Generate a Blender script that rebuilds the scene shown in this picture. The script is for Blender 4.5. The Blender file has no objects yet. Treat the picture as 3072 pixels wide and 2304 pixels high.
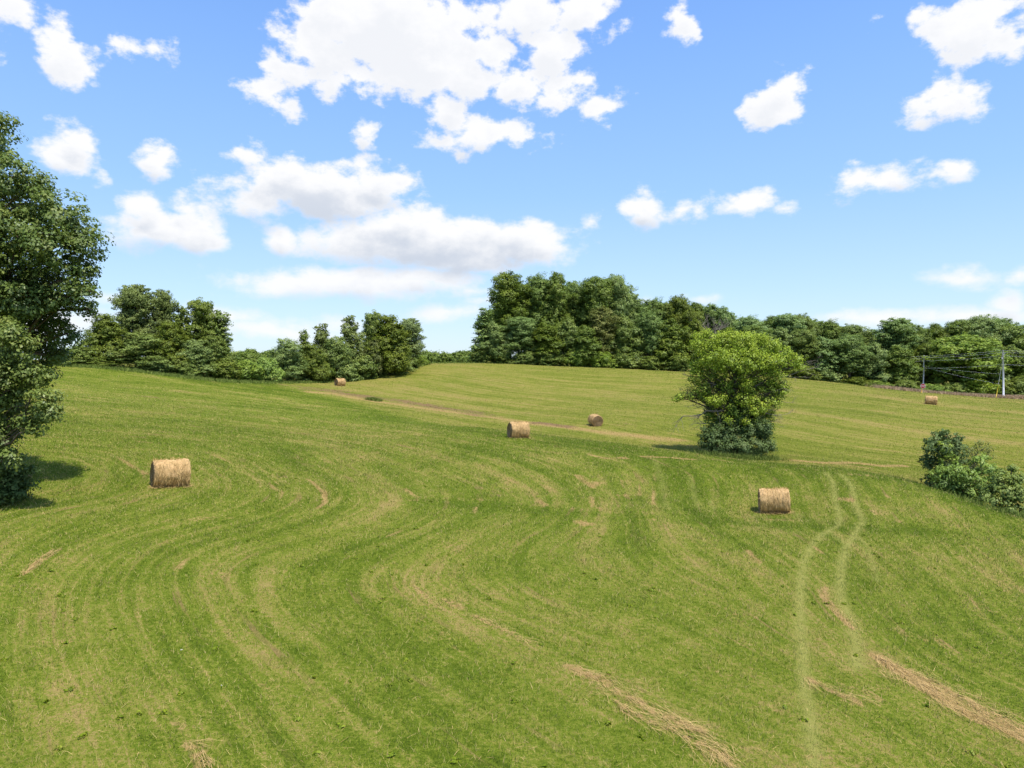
import bpy, math, random
import numpy as np
from mathutils import Vector, Matrix

# ------------------------------------------------------------------ camera, world, sun
scene = bpy.context.scene
C = scene.collection
CAMZ = 9.0
FPX = 3072 * 25.0 / 36.0            # focal length in photograph pixels
PITCH = math.atan((1152 - 1074) / FPX)
cam_d = bpy.data.cameras.new('camera')
cam = bpy.data.objects.new('camera', cam_d)
C.objects.link(cam)
cam_d.lens = 25.0; cam_d.sensor_width = 36.0
cam_d.clip_start = 0.1; cam_d.clip_end = 9000
cam.location = (0, 0, CAMZ)
cam.rotation_euler = (math.radians(90) - PITCH, 0, 0)
scene.camera = cam

SUN_DIR = Vector((0.27, -0.27, 0.925)).normalized()      # towards the sun
SKY_STRENGTH = 0.15
SUN_STRENGTH = 4.0
SKY_TINT = (0.84, 0.98, 1.16)
CLOUD_LIT = (4.45, 4.45, 4.5)
CLOUD_GREY = (2.8, 3.05, 3.5)
sd = bpy.data.lights.new('sun', 'SUN')
sd.energy = SUN_STRENGTH; sd.angle = math.radians(0.55); sd.color = (1.0, 0.955, 0.88)
sun = bpy.data.objects.new('sun', sd); C.objects.link(sun)
sun.rotation_euler = SUN_DIR.to_track_quat('Z', 'Y').to_euler()
sun.location = (60, -20, 150)

scene.cycles.max_bounces = 5; scene.cycles.diffuse_bounces = 3; scene.cycles.glossy_bounces = 2; scene.cycles.transmission_bounces = 3
scene.view_settings.view_transform = 'Standard'
scene.view_settings.look = 'None'
scene.view_settings.exposure = 0.6
scene.view_settings.gamma = 1.0
scene.view_settings.use_curve_mapping = False


def azel(sx, sy):
    """direction of a photograph pixel as azimuth and elevation (radians)"""
    x = (sx - 1536) / FPX; u = (1152 - sy) / FPX
    d = Vector((x, math.cos(PITCH) + u * math.sin(PITCH), -math.sin(PITCH) + u * math.cos(PITCH)))
    return math.atan2(d.x, d.y), math.atan2(d.z, math.hypot(d.x, d.y))


class NT:
    """small helper to wire nodes"""
    def __init__(self, tree):
        self.t = tree; self.n = tree.nodes; self.l = tree.links
    def put(self, sock, v):
        if isinstance(v, bpy.types.NodeSocket): self.l.new(v, sock)
        elif v is not None: sock.default_value = v
    def math(self, op, a, b=None, c=None, clamp=False):
        m = self.n.new('ShaderNodeMath'); m.operation = op; m.use_clamp = clamp
        for i, v in enumerate((a, b, c)):
            if v is not None: self.put(m.inputs[i], v)
        return m.outputs[0]
    def vec(self, op, a, b=None):
        m = self.n.new('ShaderNodeVectorMath'); m.operation = op
        self.put(m.inputs[0], a)
        if b is not None: self.put(m.inputs[1], b)
        return m.outputs['Value'] if op in ('LENGTH', 'DOT_PRODUCT') else m.outputs[0]
    def noise(self, v, scale, detail=4, rough=0.55, dist=0.0):
        m = self.n.new('ShaderNodeTexNoise'); m.noise_dimensions = '3D'
        if v is not None: self.l.new(v, m.inputs['Vector'])
        m.inputs['Scale'].default_value = scale; m.inputs['Detail'].default_value = detail
        m.inputs['Roughness'].default_value = rough; m.inputs['Distortion'].default_value = dist
        return m.outputs['Fac'], m.outputs['Color']
    def comb(self, x, y, z):
        m = self.n.new('ShaderNodeCombineXYZ')
        for i, v in enumerate((x, y, z)): self.put(m.inputs[i], v)
        return m.outputs[0]
    def sep(self, v):
        m = self.n.new('ShaderNodeSeparateXYZ'); self.l.new(v, m.inputs[0]); return m.outputs
    def step(self, v, a, b, lo=0.0, hi=1.0):
        m = self.n.new('ShaderNodeMapRange'); m.interpolation_type = 'SMOOTHSTEP'
        self.put(m.inputs['Value'], v)
        for k, q in (('From Min', a), ('From Max', b), ('To Min', lo), ('To Max', hi)): self.put(m.inputs[k], q)
        return m.outputs['Result']
    def mix(self, f, a, b, blend='MIX'):
        m = self.n.new('ShaderNodeMix'); m.data_type = 'RGBA'; m.blend_type = blend
        self.put(m.inputs[0], f)
        for i, v in ((6, a), (7, b)):
            if isinstance(v, tuple) and len(v) == 3: v = v + (1.0,)
            self.put(m.inputs[i], v)
        return m.outputs[2]
    def attr(self, name):
        m = self.n.new('ShaderNodeAttribute'); m.attribute_name = name; return m.outputs['Fac']


# clouds of the photograph: centre and radii in 2212-wide pixel units (turned into directions below)
CLOUDS = [
    (840, 65, 200, 80), (700, 110, 100, 48), (640, 155, 70, 36), (590, 205, 50, 34), (900, 140, 140, 60), (760, 175, 90, 32), (1000, 165, 105, 52), (1050, 110, 52, 55),
    (1150, 35, 110, 42), (1250, 30, 70, 45), (1195, 110, 70, 55), (1120, 185, 80, 42), (1205, 200, 80, 32), (1285, 228, 48, 26), (960, 235, 42, 45), (1040, 293, 118, 36), (650, 22, 40, 16), (790, 280, 34, 20),
    (130, 128, 56, 42), (110, 85, 50, 24), (310, 112, 44, 16), (20, 20, 60, 36), (8, 145, 14, 16), (165, 150, 45, 18),
    (125, 330, 66, 34), (165, 300, 40, 22), (345, 342, 48, 33), (216, 378, 22, 14), (533, 330, 34, 24),
    (355, 490, 125, 44), (310, 445, 50, 32), (420, 510, 70, 30), (400, 445, 40, 20),
    (690, 410, 190, 56), (820, 390, 80, 40), (560, 440, 80, 34), (660, 390, 60, 30),
    (920, 520, 300, 58), (870, 490, 150, 46), (1120, 525, 110, 52), (610, 510, 44, 28), (1000, 545, 220, 44),
    (760, 615, 270, 34), (640, 612, 120, 28), (900, 600, 150, 26),
    (480, 682, 90, 20), (970, 678, 75, 16), (560, 712, 200, 18), (700, 700, 130, 13), (60, 690, 200, 26), (230, 640, 60, 12), (1080, 655, 50, 10), (1010, 628, 40, 8),
    (1475, 28, 34, 44), (1678, 230, 54, 50), (1700, 185, 40, 26),
    (2110, 48, 100, 46), (2165, 92, 58, 24), (2040, 20, 60, 20), (2050, 222, 82, 36), (2090, 188, 40, 20), (2005, 250, 40, 20),
    (1395, 450, 46, 34), (1480, 452, 34, 16), (1605, 440, 60, 32), (1280, 472, 20, 10), (1690, 452, 26, 9),
    (1840, 396, 52, 22), (1920, 388, 76, 22), (2030, 372, 40, 14),
    (2080, 603, 70, 20), (2180, 645, 42, 20), (2100, 682, 180, 16), (1900, 690, 90, 15), (2200, 595, 30, 14), (1520, 650, 20, 6), (1390, 648, 25, 12),
]

world = bpy.data.worlds.new('World'); scene.world = world; world.use_nodes = True
wt = world.node_tree; wt.nodes.clear()
world.cycles.sampling_method = 'MANUAL'; world.cycles.sample_map_resolution = 512
g = NT(wt)
sky = wt.nodes.new('ShaderNodeTexSky'); sky.sky_type = 'NISHITA'; sky.sun_disc = False
sky.sun_elevation = math.asin(SUN_DIR.z); sky.sun_rotation = math.atan2(SUN_DIR.x, SUN_DIR.y)
sky.air_density = 1.0; sky.dust_density = 0.35; sky.ozone_density = 1.6; sky.altitude = 200
tc = wt.nodes.new('ShaderNodeTexCoord')
dx, dy, dz = g.sep(tc.outputs['Generated'])
az = g.math('ARCTAN2', dx, dy)
hyp = g.math('SQRT', g.math('ADD', g.math('MULTIPLY', dx, dx), g.math('MULTIPLY', dy, dy)))
el = g.math('ARCTAN2', dz, hyp)
uv = g.comb(az, el, 0.0)
# small scale of the billows; low clouds are seen flatter
flat = g.comb(az, g.math('MULTIPLY', el, 1.45), 0.0)
_, nc = g.noise(flat, 10.0, 2, 0.5)
WU, WV = 0.05, 0.03
uvw = g.vec('ADD', uv, g.vec('MULTIPLY', g.vec('SUBTRACT', nc, (0.5, 0.5, 0.5)), (WU, WV, 0.0)))
uvup = g.vec('ADD', uvw, (0.007, 0.022, 0.0))
n2, _ = g.noise(flat, 21.0, 5, 0.6)
nn = g.math('SUBTRACT', n2, 0.5)
low = g.step(el, 0.34, 0.16)
amp = g.step(el, 0.05, 0.36, 0.034, 0.095)
low = g.math('MULTIPLY_ADD', low, 0.72, 0.28)
lit = (CLOUD_LIT[0], CLOUD_LIT[1], CLOUD_LIT[2], 1); grey = (CLOUD_GREY[0], CLOUD_GREY[1], CLOUD_GREY[2], 1)
# clear sky, whiter where one looks through more air low over the horizon
skyc = g.mix(1.0, sky.outputs[0], SKY_TINT, 'MULTIPLY')
hr = wt.nodes.new('ShaderNodeValToRGB'); wt.links.new(el, hr.inputs[0])
hr.color_ramp.elements[0].position = 0.0; hr.color_ramp.elements[0].color = (3.0, 3.62, 4.25, 1)
hr.color_ramp.elements[1].position = 0.45; hr.color_ramp.elements[1].color = (1.0, 2.05, 4.45, 1)
for p_, c_ in ((0.09, (2.35, 3.3, 4.4, 1)), (0.22, (1.62, 2.75, 4.45, 1))):
    k_ = hr.color_ramp.elements.new(p_); k_.color = c_
skyc = g.mix(g.step(el, 0.75, 0.25, 0.0, 0.8), skyc, hr.outputs[0])
amax = g.math('MULTIPLY', g.step(dz, -0.03, 0.0), g.step(el, -0.02, 0.16, 0.86, 0.98))

K22 = 3072 / 2212.0
BLOBS = []
for (cx, cy, rx, ry) in CLOUDS:
    a_, e_ = azel(cx * K22, cy * K22)
    BLOBS.append((a_, e_, rx * K22 / FPX * math.cos(a_) ** 1.4, ry * K22 / FPX))

def cloud_background(f0, fup):
    dens = g.math('MULTIPLY_ADD', nn, amp, f0)
    al = g.math('MULTIPLY', g.step(dens, -0.006, 0.012), amax)
    sh = g.math('MULTIPLY', g.step(g.math('MULTIPLY_ADD', nn, amp, fup), -0.002, 0.036), low)
    b = wt.nodes.new('ShaderNodeBackground'); b.inputs['Strength'].default_value = SKY_STRENGTH
    wt.links.new(g.mix(al, skyc, g.mix(sh, lit, grey)), b.inputs['Color'])
    return b.outputs[0]

def blob_group(blobs):
    grp = bpy.data.node_groups.new('cloud_shapes', 'ShaderNodeTree')
    grp.interface.new_socket('UV', in_out='INPUT', socket_type='NodeSocketVector')
    grp.interface.new_socket('Thickness', in_out='OUTPUT', socket_type='NodeSocketFloat')
    q = NT(grp); gi = grp.nodes.new('NodeGroupInput'); go = grp.nodes.new('NodeGroupOutput')
    cur = None
    for a, e, ra, re in blobs:
        m = grp.nodes.new('ShaderNodeVectorMath'); m.operation = 'MULTIPLY_ADD'
        grp.links.new(gi.outputs[0], m.inputs[0]); m.inputs[1].default_value = (1 / ra, 1 / re, 0); m.inputs[2].default_value = (-a / ra, -e / re, 0)
        k = min(ra, re)
        f = q.math('MULTIPLY_ADD', q.vec('LENGTH', m.outputs[0]), -k, k)
        cur = f if cur is None else q.math('MAXIMUM', cur, f)
    grp.links.new(cur if cur is not None else q.math('ADD', -1.0, 0.0), go.inputs[0])
    return grp

def tile(a0, a1, e0, e1):
    """the part of the sky between two azimuths and two elevations, with the clouds that reach into it"""
    mu, mv = WU * .5 + .01, WV * .5 + .03
    use = []
    for a, e, ra, re in BLOBS:
        da = max(a0 - mu - a, 0, a - a1 - mu) / ra; de = max(e0 - mv - e, 0, e - e1 - mv) / re
        if math.hypot(da, de) < 1 + .06 / min(ra, re): use.append((a, e, ra, re))
    grp = blob_group(use); outs = []
    for v in (uvw, uvup):
        m = wt.nodes.new('ShaderNodeGroup'); m.node_tree = grp; wt.links.new(v, m.inputs[0]); outs.append(m.outputs[0])
    return cloud_background(*outs)

def choose(val, bound, below, above):
    m = wt.nodes.new('ShaderNodeMixShader')
    wt.links.new(g.math('GREATER_THAN', val, bound), m.inputs[0])
    wt.links.new(below, m.inputs[1]); wt.links.new(above, m.inputs[2]); return m.outputs[0]

def split(a0, a1, e0, e1, depth):
    if depth == 0: return tile(a0, a1, e0, e1)
    if (a1 - a0) > (e1 - e0):
        m = (a0 + a1) / 2; return choose(az, m, split(a0, m, e0, e1, depth - 1), split(m, a1, e0, e1, depth - 1))
    m = (e0 + e1) / 2; return choose(el, m, split(a0, a1, e0, m, depth - 1), split(a0, a1, m, e1, depth - 1))
inside = split(-.72, .72, -.03, .60, 5)
# the same fair-weather clouds go on all round, outside the photograph's part of the sky
zz = g.math('MAXIMUM', dz, 0.06)
plane = g.comb(g.math('DIVIDE', dx, zz), g.math('DIVIDE', dy, zz), 0.0)
gn, _ = g.noise(plane, 0.85, 3, 0.55)
edge = g.math('MAXIMUM', g.step(g.math('ABSOLUTE', az), 0.70, 0.82), g.step(el, 0.56, 0.68))
gen = g.math('MULTIPLY', g.math('SUBTRACT', gn, 0.575), 0.35)
gen = g.math('MULTIPLY_ADD', g.math('SUBTRACT', edge, 1.0), 0.2, gen)
outside = cloud_background(gen, gen)
isout = g.math('MAXIMUM', g.math('GREATER_THAN', g.math('ABSOLUTE', az), 0.70), g.math('GREATER_THAN', el, 0.56))
fin = choose(isout, 0.5, inside, outside)
wo = wt.nodes.new('ShaderNodeOutputWorld'); wt.links.new(fin, wo.inputs['Surface'])

# ------------------------------------------------------------------ helpers
RNG = np.random.default_rng(7)

def tag(o, label=None, cat=None, group=None, kind=None):
    if label: o['label'] = label
    if cat: o['category'] = cat
    if group: o['group'] = group
    if kind: o['kind'] = kind
    return o

def empty(name, loc, rz=0.0):
    o = bpy.data.objects.new(name, None); C.objects.link(o)
    o.location = loc; o.rotation_euler = (0, 0, rz); o.empty_display_size = 0.3
    return o

def link(name, me, parent=None):
    o = bpy.data.objects.new(name, me); C.objects.link(o)
    if parent: o.parent = parent
    return o

def mesh_np(name, V, F, mat, attrs=None, smooth=False, normals=None):
    """mesh from numpy verts and faces (all faces with the same number of corners)"""
    V = np.asarray(V, dtype=np.float32); F = np.asarray(F, dtype=np.int32)
    me = bpy.data.meshes.new(name)
    n, k = F.shape
    me.vertices.add(len(V)); me.vertices.foreach_set('co', V.ravel())
    me.loops.add(n * k); me.loops.foreach_set('vertex_index', F.ravel())
    me.polygons.add(n)
    me.polygons.foreach_set('loop_start', np.arange(0, n * k, k, dtype=np.int32))
    me.polygons.foreach_set('loop_total', np.full(n, k, dtype=np.int32))
    if smooth: me.polygons.foreach_set('use_smooth', np.ones(n, dtype=bool))
    me.materials.append(mat)
    for nm, arr in (attrs or {}).items():
        a = me.attributes.new(nm, 'FLOAT', 'POINT')
        a.data.foreach_set('value', np.asarray(arr, dtype=np.float32))
    me.update(calc_edges=True)
    if normals is not None:
        me.polygons.foreach_set('use_smooth', np.ones(n, dtype=bool))
        me.normals_split_custom_set_from_vertices(np.asarray(normals, dtype=np.float32).tolist())
    return me

class MB:
    """collects polygons for one mesh"""
    def __init__(self): self.v = []; self.f = []
    def add(self, V, F):
        b = len(self.v); self.v += [tuple(p) for p in V]; self.f += [tuple(i + b for i in q) for q in F]
    def box(self, c, s, M=None):
        P = []
        for z in (-.5, .5):
            for x, y in ((-.5, -.5), (.5, -.5), (.5, .5), (-.5, .5)):
                p = Vector((x * s[0], y * s[1], z * s[2]))
                if M: p = M @ p
                P.append(p + Vector(c))
        self.add(P, [(3, 2, 1, 0), (4, 5, 6, 7), (0, 1, 5, 4), (1, 2, 6, 5), (2, 3, 7, 6), (3, 0, 4, 7)])
    def tube(self, pts, rad, n=8, cap=True):
        pts = [Vector(p) for p in pts]; rings = []
        for i, p in enumerate(pts):
            d = (pts[min(i + 1, len(pts) - 1)] - pts[max(i - 1, 0)]).normalized()
            a = d.cross(Vector((0, 0, 1)) if abs(d.z) < .9 else Vector((1, 0, 0))).normalized(); b = d.cross(a)
            r = rad[i] if hasattr(rad, '__len__') else rad
            rings.append([p + (a * math.cos(2 * math.pi * j / n) + b * math.sin(2 * math.pi * j / n)) * r for j in range(n)])
        V = [q for r in rings for q in r]; F = []
        for i in range(len(pts) - 1):
            for j in range(n):
                k = (j + 1) % n
                F.append((i * n + j, i * n + k, (i + 1) * n + k, (i + 1) * n + j))
        if cap:
            F.append(tuple(range(n))); F.append(tuple(reversed(range((len(pts) - 1) * n, len(pts) * n))))
        self.add(V, F)
    def mesh(self, name, mat, smooth=False):
        me = bpy.data.meshes.new(name); me.from_pydata([tuple(v) for v in self.v], [], self.f)
        me.materials.append(mat)
        if smooth: me.polygons.foreach_set('use_smooth', np.ones(len(me.polygons), dtype=bool))
        me.update(); return me
    def build(self, name, mat, parent=None, smooth=False):
        return link(name, self.mesh(name, mat, smooth), parent)

def P(sx, sy, Y):
    """world point seen at photograph pixel (sx, sy) at depth Y"""
    u = (1152 - sy) / FPX
    fy = math.cos(PITCH) + u * math.sin(PITCH); fz = -math.sin(PITCH) + u * math.cos(PITCH)
    t = Y / fy
    return np.array([(sx - 1536) / FPX * t, Y, CAMZ + fz * t])

# ------------------------------------------------------------------ terrain: smooth surface through surveyed points
EDGE = [(700, 1142, 117), (830, 1152, 119), (1020, 1197, 108), (1280, 1265, 82), (1450, 1285, 72), (1600, 1302, 65.5), (1850, 1332, 61.5),
        (2080, 1362, 60), (2300, 1387, 57), (2500, 1404, 53.5), (2650, 1427, 49.5), (2800, 1467, 45.5), (2900, 1502, 43), (3072, 1560, 38.5), (3400, 1660, 32.5)]
SURVEY = [
    (0, 2304, 13.2), (1000, 2304, 13.5), (2000, 2304, 13.8), (3072, 2304, 14.2),
    (0, 1800, 21.0), (1000, 1800, 22.8), (2000, 1800, 23.8), (3072, 1800, 24.6),
    (1350, 1500, 37), (1900, 1532, 36), (2560, 1578, 35.3), (3072, 1612, 34.5),
    (510, 1463, 34.2), (1555, 1312, 60), (2323, 1543, 39.8), (0, 1480, 32.5),
    (400, 1300, 51), (400, 1200, 73), (1000, 1300, 62), (1000, 1400, 44.5), (700, 1250, 67), (2200, 1450, 47.5), (1800, 1400, 48), (100, 1150, 82),
    (270, 1097, 106), (560, 1131, 111), (1000, 1137, 146), (1270, 1092, 166), (1300, 1090, 172), (1480, 1091, 179),
    (2000, 1112, 184), (2400, 1137, 184), (2640, 1166, 180), (2800, 1186, 174), (3072, 1197, 163),
    (1020, 1157, 127), (1786, 1278, 83), (1536, 1180, 125), (2050, 1180, 124), (2400, 1250, 91), (2792, 1213, 110), (2800, 1330, 75),
    (3072, 1300, 80), (3072, 1230, 106), (2200, 1330, 73),
]
pts = [P(*s) for s in SURVEY] + [P(*s) for s in EDGE]
for s in EDGE[4:-1]:
    p = P(*s); pts.append(np.array([p[0] + 0.8, p[1] + 4.6, p[2] - 0.62]))
def anchor(x, y, drop): pts.append(np.array([x, y, CAMZ - drop]))
for x, y, d in [(-60, 10, 5.5), (-60, 50, 3.5), (-90, 110, 0.8), (-130, 60, 3), (-60, 140, 2.5), (-80, 200, 3), (60, 20, 9.2), (90, 50, 10), (150, 120, 9.5), (190, 180, 11),
                (0, -20, 7.2), (-40, -30, 6.0), (60, -40, 8.5), (0, 225, 5), (-40, 230, 6), (60, 225, 7), (120, 220, 10), (0, 300, 11), (-120, 300, 9), (150, 300, 13), (-200, 150, 6), (-200, -60, 6),
                (220, -60, 10), (0, 420, 12), (-250, 420, 10), (250, 420, 13), (330, 180, 12)]:
    anchor(x, y, d)
pts = np.array(pts)
PX, PY, PZ = pts[:, 0], pts[:, 1], pts[:, 2]
SC = 50.0

def tps_fit(x, y, v, lam):
    n = len(x); X = np.stack([x, y], 1) / SC
    d2 = ((X[:, None] - X[None]) ** 2).sum(-1)
    K = 0.5 * d2 * np.log(d2 + 1e-12) + lam * np.eye(n)
    Q = np.c_[np.ones(n), X]
    A = np.block([[K, Q], [Q.T, np.zeros((3, 3))]])
    return X, np.linalg.solve(A, np.r_[v, np.zeros(3)])

def tps_eval(m, x, y):
    X, w = m
    x = np.asarray(x, float).ravel() / SC; y = np.asarray(y, float).ravel() / SC
    out = np.empty(len(x))
    for i in range(0, len(x), 60000):
        a, b = x[i:i + 60000], y[i:i + 60000]
        d2 = (a[:, None] - X[:, 0]) ** 2 + (b[:, None] - X[:, 1]) ** 2
        out[i:i + 60000] = (0.5 * d2 * np.log(d2 + 1e-12)) @ w[:-3] + w[-3] + w[-2] * a + w[-1] * b
    return out

TERR = tps_fit(PX, PY, PZ, 0.0006)

def terrain(x, y):
    x = np.asarray(x, float).ravel(); y = np.asarray(y, float).ravel()
    # inside the surveyed area the fitted surface, far away a gently rolling plain
    cx = np.clip(x, -230, 330); cy = np.clip(y, -60, 420)
    z = tps_eval(TERR, cx, cy)
    far = np.hypot(x - cx, y - cy)
    k = np.clip(far / 400, 0, 1); k = k * k * (3 - 2 * k)
    roll = CAMZ - 12 + 2.0 * np.sin(x * .004 + 1) * np.cos(y * .0031)
    z = z * (1 - k) + roll * k
    # small unevenness of the field
    z = z + 0.035 * np.sin(x * .9 + 1.3 * np.sin(y * .35)) * np.sin(y * .75 + .8 * np.sin(x * .4)) + 0.05 * np.sin(x * .23 + 2) * np.sin(y * .19)
    return z

def tz(x, y): return float(terrain([x], [y])[0])

YS = np.concatenate([np.arange(11, 70, .1), np.arange(70, 260, .5)])
def hit(sx, sy):
    """first point of the ground seen at a photograph pixel"""
    u = (1152 - sy) / FPX
    fy = math.cos(PITCH) + u * math.sin(PITCH); fz = -math.sin(PITCH) + u * math.cos(PITCH)
    t = YS / fy; x = (sx - 1536) / FPX * t; z = CAMZ + fz * t
    h = terrain(x, YS) - z
    i = np.argmax(h > 0)
    if h[i] <= 0: i = len(YS) - 1
    return np.array([x[i], YS[i], z[i]])

# pixel frames in which the field's marks were read off the photograph
def fr(ox, oy, pts): return [(ox + a * .4973, oy + b * .4973) for a, b in pts]
c1 = lambda *p: fr(0, 1080, p)
c2 = lambda *p: fr(1000, 1080, p)
c3 = lambda *p: fr(1972, 1080, p)
c4 = lambda *p: fr(0, 1604, p)
c5 = lambda *p: fr(1000, 1604, p)
c6 = lambda *p: fr(1972, 1604, p)
def world_line(pl): return np.array([hit(*p)[:2] for p in pl])

# mowing rows: lines of equal row coordinate
NEAR_ROWS = [
    (-4, c1((0, 830), (200, 800), (380, 720))),
    (-2, c1((490, 690), (490, 750), (400, 810), (200, 850), (0, 890))),
    (0, c1((350, 540), (600, 570), (740, 680), (700, 760), (560, 830), (300, 880), (0, 950))),
    (5, c1((600, 500), (1000, 560), (1200, 600), (1330, 700), (1340, 780), (1200, 870), (900, 950), (500, 1050), (300, 1180)) + c4((150, 280), (60, 500), (60, 800), (150, 1100), (250, 1400))),
    (9, c1((800, 480), (1250, 560), (1550, 680), (1690, 780), (1690, 850), (1500, 930), (1200, 1010), (900, 1100), (650, 1250)) + c4((530, 300), (520, 500), (540, 650), (650, 850), (800, 1100), (900, 1400))),
    (12, c1((200, 390), (600, 400), (1300, 470), (1700, 650), (1900, 740), (1965, 840), (1900, 900), (1700, 970), (1300, 1080), (1050, 1150), (940, 1260)) + c4((930, 250), (960, 400), (1050, 600), (1200, 850), (1400, 1100), (1600, 1400))),
    (16, c2((0, 520), (300, 650), (500, 800), (560, 880), (450, 970), (200, 1080)) + c4((1750, 150), (1700, 300), (1800, 500), (2000, 700)) + c5((250, 900), (500, 1100), (800, 1400))),
    (20, c1((200, 250), (1000, 330), (2000, 460)) + c2((300, 490), (700, 600), (1000, 720), (1250, 860)) + c5((470, 310), (640, 390), (850, 490), (1180, 660), (1420, 800), (1600, 880), (1950, 1090), (2212, 1230))),
    (24, c2((700, 480), (1100, 560), (1500, 700), (1580, 880)) + c5((1300, 90), (1500, 300), (1900, 420), (2150, 530)) + c6((900, 870), (1220, 1030), (1700, 1300))),
    (28, c1((300, 120), (1200, 200), (2200, 330)) + c2((500, 370), (1200, 500), (1900, 620))),
    (30, c6((1000, 320), (1170, 570), (1320, 735), (1700, 980), (2212, 1230)) + c3((250, 700), (250, 900))),
    (36, c6((1480, 450), (1750, 690), (2100, 900)) + c3((800, 700), (900, 900))),
]
FAR_ROWS = [
    (0, c2((0, 195), (400, 240), (900, 320), (1600, 415))),
    (15, c2((100, 140), (500, 190), (1000, 260), (1500, 310), (2000, 350)) + c3((700, 480), (1100, 545), (1600, 600))),
    (40, c2((120, 100), (400, 80), (560, 90), (1000, 160), (1600, 220), (2000, 260)) + c3((900, 330), (1500, 430), (2200, 520))),
    (70, c2((350, 72), (560, 45), (800, 62), (1300, 110), (2000, 150)) + c3((900, 180), (1500, 260), (2200, 330))),
]
def row_fit(rows, lam):
    x, y, v = [], [], []
    for s, pl in rows:
        for p in pl:
            q = hit(*p); x.append(q[0]); y.append(q[1]); v.append(s)
    return tps_fit(np.array(x), np.array(y), np.array(v, float), lam)
ROW_N = row_fit(NEAR_ROWS, 0.004); ROW_F = row_fit(FAR_ROWS, 0.02)
EDGE_W = np.array([P(*s)[:2] for s in EDGE])

def seg_dist(x, y, line):
    best = np.full(len(x), 1e9)
    for a, b in zip(line[:-1], line[1:]):
        d = b - a; L = (d @ d) + 1e-9
        t = np.clip(((x - a[0]) * d[0] + (y - a[1]) * d[1]) / L, 0, 1)
        best = np.minimum(best, np.hypot(x - a[0] - t * d[0], y - a[1] - t * d[1]))
    return best

def beyond_edge(x, y):
    """positive beyond the swale, in metres of depth"""
    o = np.argsort(EDGE_W[:, 0])
    return y - np.interp(x, EDGE_W[o, 0], EDGE_W[o, 1])

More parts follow.
